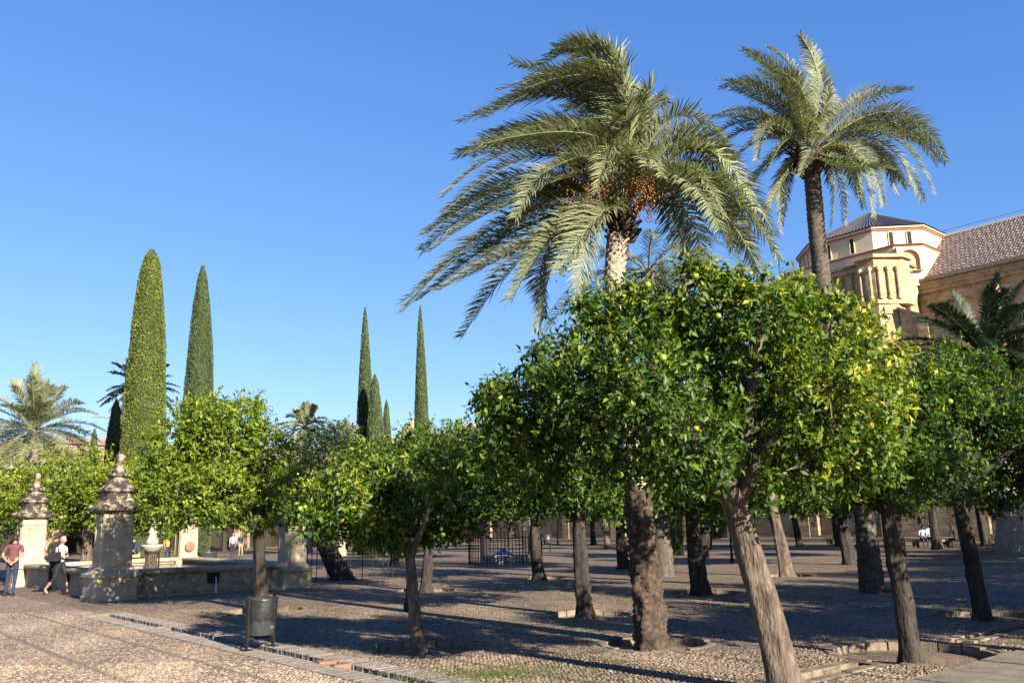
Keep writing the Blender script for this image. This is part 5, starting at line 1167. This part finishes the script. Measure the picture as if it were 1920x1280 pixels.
def person(label, loc, face, J, top, legs, shoes=SHOE, hair='dark', sleeve=.95, trouser=.97, scale=1., bald=False, slim=1., group=None, head_turn=0., hairlen=0.):
    """J: joints, local, facing +y"""
    t = thing('person', label, 'person', loc, face - math.pi / 2, group); t.scale = (scale,) * 3
    names = ['pelvis', 'waist', 'chest', 'neck', 'headb', 'sl', 'el', 'wl', 'hl', 'sr', 'er', 'wr', 'hr', 'pl', 'kl', 'al', 'tl', 'pr', 'kr', 'ar', 'tr']
    bones = [('pelvis', 'waist', 'top'), ('waist', 'chest', 'top'), ('chest', 'neck', 'top'), ('neck', 'headb', 'skin')]
    for q in 'lr': bones += [('chest', 's' + q, 'top'), ('s' + q, 'e' + q, 'upper'), ('e' + q, 'w' + q, 'fore'), ('w' + q, 'h' + q, 'skin'), ('pelvis', 'p' + q, 'leg'), ('p' + q, 'k' + q, 'leg'), ('k' + q, 'a' + q, 'shin'), ('a' + q, 't' + q, 'shoe')]
    rad = dict(pelvis=(.15, .115), waist=(.135, .10), chest=(.155, .11), neck=(.055, .055), headb=(.05, .05), s=(.07, .065), e=(.045, .042), w=(.03, .026), h=(.035, .018), p=(.095, .09), k=(.058, .058), a=(.04, .042), t=(.042, .03))
    me = bpy.data.meshes.new('skel'); idx = {n_: i for i, n_ in enumerate(names)}
    me.from_pydata([J[n_] for n_ in names], [(idx[a], idx[b]) for a, b, _ in bones], [])
    o = bpy.data.objects.new('skel', me); COL.objects.link(o)
    md = o.modifiers.new('s', 'SKIN'); md.use_smooth_shade = True; sv = me.skin_vertices[0].data
    for n_ in names:
        r = rad.get(n_) or rad[n_[0]]; sv[idx[n_]].radius = (r[0] * slim, r[1] * slim); sv[idx[n_]].use_root = n_ == 'pelvis'
    sb = o.modifiers.new('d', 'SUBSURF'); sb.levels = 2; sb.render_levels = 2
    dg = bpy.context.evaluated_depsgraph_get(); dg.update()
    body = bpy.data.meshes.new_from_object(o.evaluated_get(dg)); bpy.data.objects.remove(o); bpy.data.meshes.remove(me); body.name = 'body'
    body.materials.clear()
    for m_ in (SKIN, top, legs, shoes): body.materials.append(m_)
    JV = {k: Vector(v) for k, v in J.items()}
    for p in body.polygons:
        best = None
        for a, b, kind in bones:
            d = JV[b] - JV[a]; u_ = max(0, min(1, (p.center - JV[a]).dot(d) / max(d.length_squared, 1e-6))); w = (p.center - (JV[a] + d * u_)).length
            if best is None or w < best[0]: best = (w, kind, u_, a)
        _, k, u_, a = best
        mi = {'top': 1, 'skin': 0, 'leg': 2, 'shoe': 3}.get(k, 0)
        if k == 'upper': mi = 1 if u_ < sleeve else 0
        if k == 'fore': mi = 1 if sleeve > 1 + u_ else 0
        if k == 'shin': mi = 2 if u_ < trouser else (3 if u_ > .93 else 0)
        if k == 'top' and a == 'pelvis' and u_ < .25: mi = 2
        p.material_index = mi
    bm = bmesh.new(); bm.from_mesh(body)
    def join(mb, mi):
        vs = [bm.verts.new(v) for v in mb.v]
        for f in mb.f:
            try: q = bm.faces.new([vs[i] for i in f]); q.material_index = mi; q.smooth = True
            except ValueError: pass
    hb = JV['headb']; up_ = (JV['headb'] - JV['neck']).normalized(); hc = hb + up_ * .085
    rot = Matrix.Rotation(head_turn, 3, 'Z')
    hd = MB(); hd.ball((0, 0, 0), (.076, .095, .115), 12)
    def shape(v):
        x, y, z = v
        if z < 0: x *= 1 - .28 * (-z / .115); y = y * (1 - .12 * (-z / .115)) + .012
        if y > .05 and abs(z - .012) < .02 and .015 < abs(x) < .045: y -= .012
        if y > .05 and abs(z + .058) < .01 and abs(x) < .03: y += .005
        return tuple(hc + rot @ Vector((x, y, z)))
    hd.v = [shape(v) for v in hd.v]
    for c, r in (((0, .098, -.012), (.012, .02, .024)), ((.078, -.005, -.005), (.012, .02, .03)), ((-.078, -.005, -.005), (.012, .02, .03)), ((0, .088, -.062), (.024, .008, .006))):
        k0 = len(hd.v); hd.ball(c, r, 6); hd.v[k0:] = [tuple(hc + rot @ Vector(v)) for v in hd.v[k0:]]
    join(hd, 0)
    for q, sg in (('l', -1), ('r', 1)):
        w, h = JV['w' + q], JV['h' + q]; d = (h - w).normalized(); sd_ = d.cross(Vector((0, 1, 0.2))); sd_ = sd_.normalized() if sd_.length > .05 else Vector((1, 0, 0)); nn_ = d.cross(sd_)
        fg = MB()
        for i, (off, ln) in enumerate(((-.027, .062), (-.009, .074), (.009, .070), (.027, .055))):
            p0 = h - d * .01 + sd_ * off; fg.tube([p0, p0 + d * ln * .55, p0 + d * ln * .9 + nn_ * .02], [.0095, .0088, .007], 6)
        p0 = (w + h) / 2 + sd_ * -.03 * sg; fg.tube([p0, p0 + sd_ * -.028 * sg + d * .03, p0 + sd_ * -.034 * sg + d * .06], [.011, .010, .008], 6)
        join(fg, 0)
    bm.to_mesh(body); bm.free()
    link('body', body, t)
    if not bald:
        hr = MB(); hr.ball((0, 0, 0), (.084, .102, .12), 12)
        keep = []
        for f in hr.f:
            c = sum((Vector(hr.v[i]) for i in f), Vector()) / len(f)
            if c.z > .035 + .35 * max(0, c.y) or (c.y < -.01 and c.z > -.05 - hairlen): keep.append(f)
        hr.f = keep; hr.m = [0] * len(keep); hr.v = [tuple(hc + rot @ Vector(v)) for v in hr.v]
        hr.obj('hair', HAIRS[hair], t, True)
    for s_ in (-1, 1):
        ey = MB().ball(tuple(hc + rot @ Vector((s_ * .03, .082, .012))), (.011, .007, .006), 5); ey.obj('eye', HAIRS['dark'], t, True)
    return t
def stand(**kw):
    J = dict(pelvis=(0, 0, .95), waist=(0, 0, 1.12), chest=(0, 0, 1.34), neck=(0, 0, 1.49), headb=(0, .015, 1.56), sl=(-.19, 0, 1.42), el=(-.24, -.03, 1.14), wl=(-.23, .05, .90), hl=(-.22, .08, .82), sr=(.19, 0, 1.42), er=(.24, -.03, 1.14), wr=(.23, .05, .90), hr=(.22, .08, .82),
             pl=(-.095, 0, .90), kl=(-.10, .02, .50), al=(-.10, -.02, .08), tl=(-.11, .14, .035), pr=(.095, 0, .90), kr=(.10, .02, .50), ar=(.10, -.02, .08), tr=(.11, .14, .035)); J.update(kw); return J
def sit(z=.47, lean=.0, **kw):
    J = dict(pelvis=(0, 0, z + .10), waist=(0, .02 + lean * .3, z + .28), chest=(0, .03 + lean, z + .50), neck=(0, .05 + lean * 1.5, z + .64), headb=(0, .08 + lean * 1.8, z + .71), sl=(-.19, .03 + lean, z + .57), el=(-.23, .12 + lean, z + .30), wl=(-.12, .33 + lean, z + .24), hl=(-.08, .40 + lean, z + .25), sr=(.19, .03 + lean, z + .57), er=(.23, .12 + lean, z + .30), wr=(.12, .33 + lean, z + .24), hr=(.08, .40 + lean, z + .25),
             pl=(-.09, .04, z + .07), kl=(-.11, .44, z + .06), al=(-.11, .42, .08), tl=(-.12, .56, .035), pr=(.09, .04, z + .07), kr=(.11, .44, z + .06), ar=(.11, .42, .08), tr=(.12, .56, .035)); J.update(kw); return J
JEANS = cloth('blue_jeans', (.022, .03, .062)); BLACK = cloth('black_cloth', (.018, .018, .02)); NAVY = cloth('navy_cloth', (.03, .033, .06)); WHITE = cloth('white_cloth', (.7, .69, .66)); MAROON = striped('maroon_stripes', (.05, .004, .010), (.17, .08, .08), 9.); PRINT = M('print_blouse', [(.06, .06, .07), (.5, .5, .52), (.75, .74, .72)], 26, .85); KHAKI = cloth('khaki', (.3, .24, .16)); RED = cloth('red_cloth', (.5, .04, .03)); YELLOW = cloth('yellow_cloth', (.7, .42, .06)); BLUESH = striped('blue_stripes', (.12, .16, .35), (.6, .6, .65), 12.)
TAN = cloth('tan_shoe', (.35, .24, .15))
FWD = math.pi / 2
person('man in maroon striped polo and jeans, hands clasped behind his back', ground(18, 1117), FWD + .25, stand(el=(-.27, -.10, 1.16), wl=(-.10, -.20, .98), hl=(-.02, -.21, .94), er=(.27, -.10, 1.16), wr=(.10, -.19, .97), hr=(.03, -.20, .92), kl=(-.11, .04, .5), al=(-.12, .0, .08), kr=(.10, -.01, .50), ar=(.11, -.14, .10), tr=(.12, .0, .035)), MAROON, JEANS, hair='dark', sleeve=.8, scale=1.02)
wg = ground(108, 1114)
woman = person('grey-haired woman in black capri trousers walking right with black shoulder bag', wg, -.12, stand(el=(-.24, .02, 1.16), wl=(-.16, .27, 1.18), hl=(-.13, .35, 1.20), er=(.24, .02, 1.16), wr=(.15, .26, 1.14), hr=(.11, .34, 1.17), kl=(-.09, .22, .52), al=(-.09, .24, .09), tl=(-.09, .40, .035), kr=(.09, -.08, .50), ar=(.09, -.38, .16), tr=(.09, -.28, .04)), PRINT, BLACK, TAN, 'grey', .45, .35, .97)
hb_ = thing('shoulder_bag', 'black leather handbag on the walking woman', 'bag', wg + np.array([-.06, -.27, .98]), -.12)
MB().box((0, 0, .13), (.40, .13, .26), 0, 0, .82).obj('body', MAT['bag'], hb_); MB().tube([(-.14, 0, .25), (-.08, .03, .42), (0, .08, .50), (.08, .03, .42), (.14, 0, .25)], .014, 6).obj('strap', MAT['bag'], hb_)
person('dark-haired man in black standing beyond the walking woman', at_y(98, 1100, wg[1] + 1.5) * np.array([1, 1, 0]), math.pi - .3, stand(el=(-.25, .05, 1.16), wl=(-.15, .26, 1.25), hl=(-.12, .32, 1.3)), BLACK, BLACK, hair='dark', scale=1.03)
person('bald man in navy shirt sitting on the fountain rim', (at_y(262, 1036, 35.3)[0], 35.3, .32), math.pi + .5, sit(.47, .12), NAVY, KHAKI, bald=True)
person('woman with red hair sitting by the wall with an open book', ground(1574, 1021), math.pi + .4, sit(.47, .08), WHITE, WHITE, hair='red', slim=.9, hairlen=.05)
bk = thing('book', 'open white book held by the seated red-haired woman', 'book', ground(1574, 1021) + np.array([-.42, -.12, .74]), .2)
for s_ in (-1, 1): 
    pg = MB().box((s_ * .075, 0, .012 + .02), (.15, .21, .018)); pg.obj('page_block', WHITE, bk)
cp_ = ground(1738, 1027)
person('man in blue striped shirt sitting on the wall bench, arm around companion', cp_ + np.array([.22, .05, 0]), -FWD + .3, sit(.47, 0, el=(-.36, .0, .80), wl=(-.55, .02, .86), hl=(-.62, .06, .88)), BLUESH, JEANS, hair='grey', scale=1.02)
person('woman leaning on the man in the blue striped shirt', cp_ + np.array([-.2, -.02, 0]), -FWD - .1, sit(.46, .03), BLUESH, JEANS, hair='brown', slim=.9, hairlen=.06, scale=.96)
person('dark-clothed figure sitting on a bench near the wall at right', ground(1796, 1027), FWD + .4, sit(.44, .08), BLACK, BLACK, hair='dark')
person('person in white shirt standing right of the near palm trunk by the wall', ground(1243, 1026), -FWD, stand(), WHITE, BLACK, hair='brown')
fp = [(40, 36, WHITE, JEANS, 'brown', 'person in white shirt beyond the man in maroon'), (300, 52, RED, BLACK, 'dark', 'person in red behind the gilt shrine'), (316, 55, YELLOW, JEANS, 'brown', 'person in yellow left of the rear fountain pillar'), (232, 44, WHITE, KHAKI, 'dark', 'person in white behind the bald seated man'), (438, 60, WHITE, JEANS, 'dark', 'person in white far behind the fountain water'), (452, 62, NAVY, KHAKI, 'brown', 'person in navy far behind the fountain water'), (118, 40, WHITE, RED, 'grey', 'person in white behind the walking woman')]
for i, (x, Y, a, b, h, lab) in enumerate(fp):
    person(lab, at_y(x, 1000, Y) * np.array([1, 1, 0]), -FWD + (i % 3 - 1) * .9, stand(kl=(-.1, .08, .5), al=(-.1, .1, .08), tl=(-.11, .25, .035)), a, b, hair=h, scale=1.0 - .03 * (i % 3), group='distant visitors')

# ================================================================== SMALL GROWTH
rsG = np.random.RandomState(9)
def grass(name, label, cxy, rad, n, h):
    c = ground(*cxy); ang_ = rsG.uniform(0, 6.28, n); rr = rad * np.abs(rsG.normal(0, .55, n)); p = np.stack([c[0] + rr * np.cos(ang_) * 1.5, c[1] + rr * np.sin(ang_), np.full(n, .005)], -1)
    d = unit(np.stack([rsG.normal(0, .5, n), rsG.normal(0, .5, n), np.full(n, .8)], -1)); l = (h * rsG.uniform(.5, 1.2, n))[:, None]; s = unit(np.cross(d, rsG.normal(size=(n, 3)))) * .004
    v = np.stack([p - s, p + s, p + d * l], 1).reshape(-1, 3); f = np.arange(n * 3).reshape(-1, 3)
    tag(link(name, np_mesh(name, v, f, MAT['moss'], np.repeat(rsG.uniform(0, 1, n), 3))), label, 'grass', kind='stuff')
grass('grass', 'thin green grass sprouting between the foreground pebbles', (930, 1265), 1.0, 4500, .04)
grass('grass', 'small green tuft at the foot of the tall palm trunk', (1658, 1110), .18, 500, .16)
grass('grass', 'weeds at the foot of the leftmost pillar', (75, 1097), .3, 700, .14)
n = 1500; pp_ = np.stack([rsG.uniform(-9, 9, n), rsG.uniform(8, 24, n), np.full(n, .03)], -1); aa = rsG.uniform(0, 6.28, n); dd = np.stack([np.cos(aa), np.sin(aa), rsG.uniform(-.1, .3, n)], -1) * .03; ss = np.stack([-np.sin(aa), np.cos(aa), rsG.uniform(-.2, .2, n)], -1) * .012
v = np.stack([pp_ - dd, pp_ + ss, pp_ + dd, pp_ - ss], 1).reshape(-1, 3)
tag(link('fallen_leaves', np_mesh('fallen_leaves', v, np.arange(n * 4).reshape(-1, 4), MAT['palm_brown'], np.repeat(rsG.uniform(0, 1, n), 4))), 'scattered dry fallen leaves on the paving', 'leaves', kind='stuff')
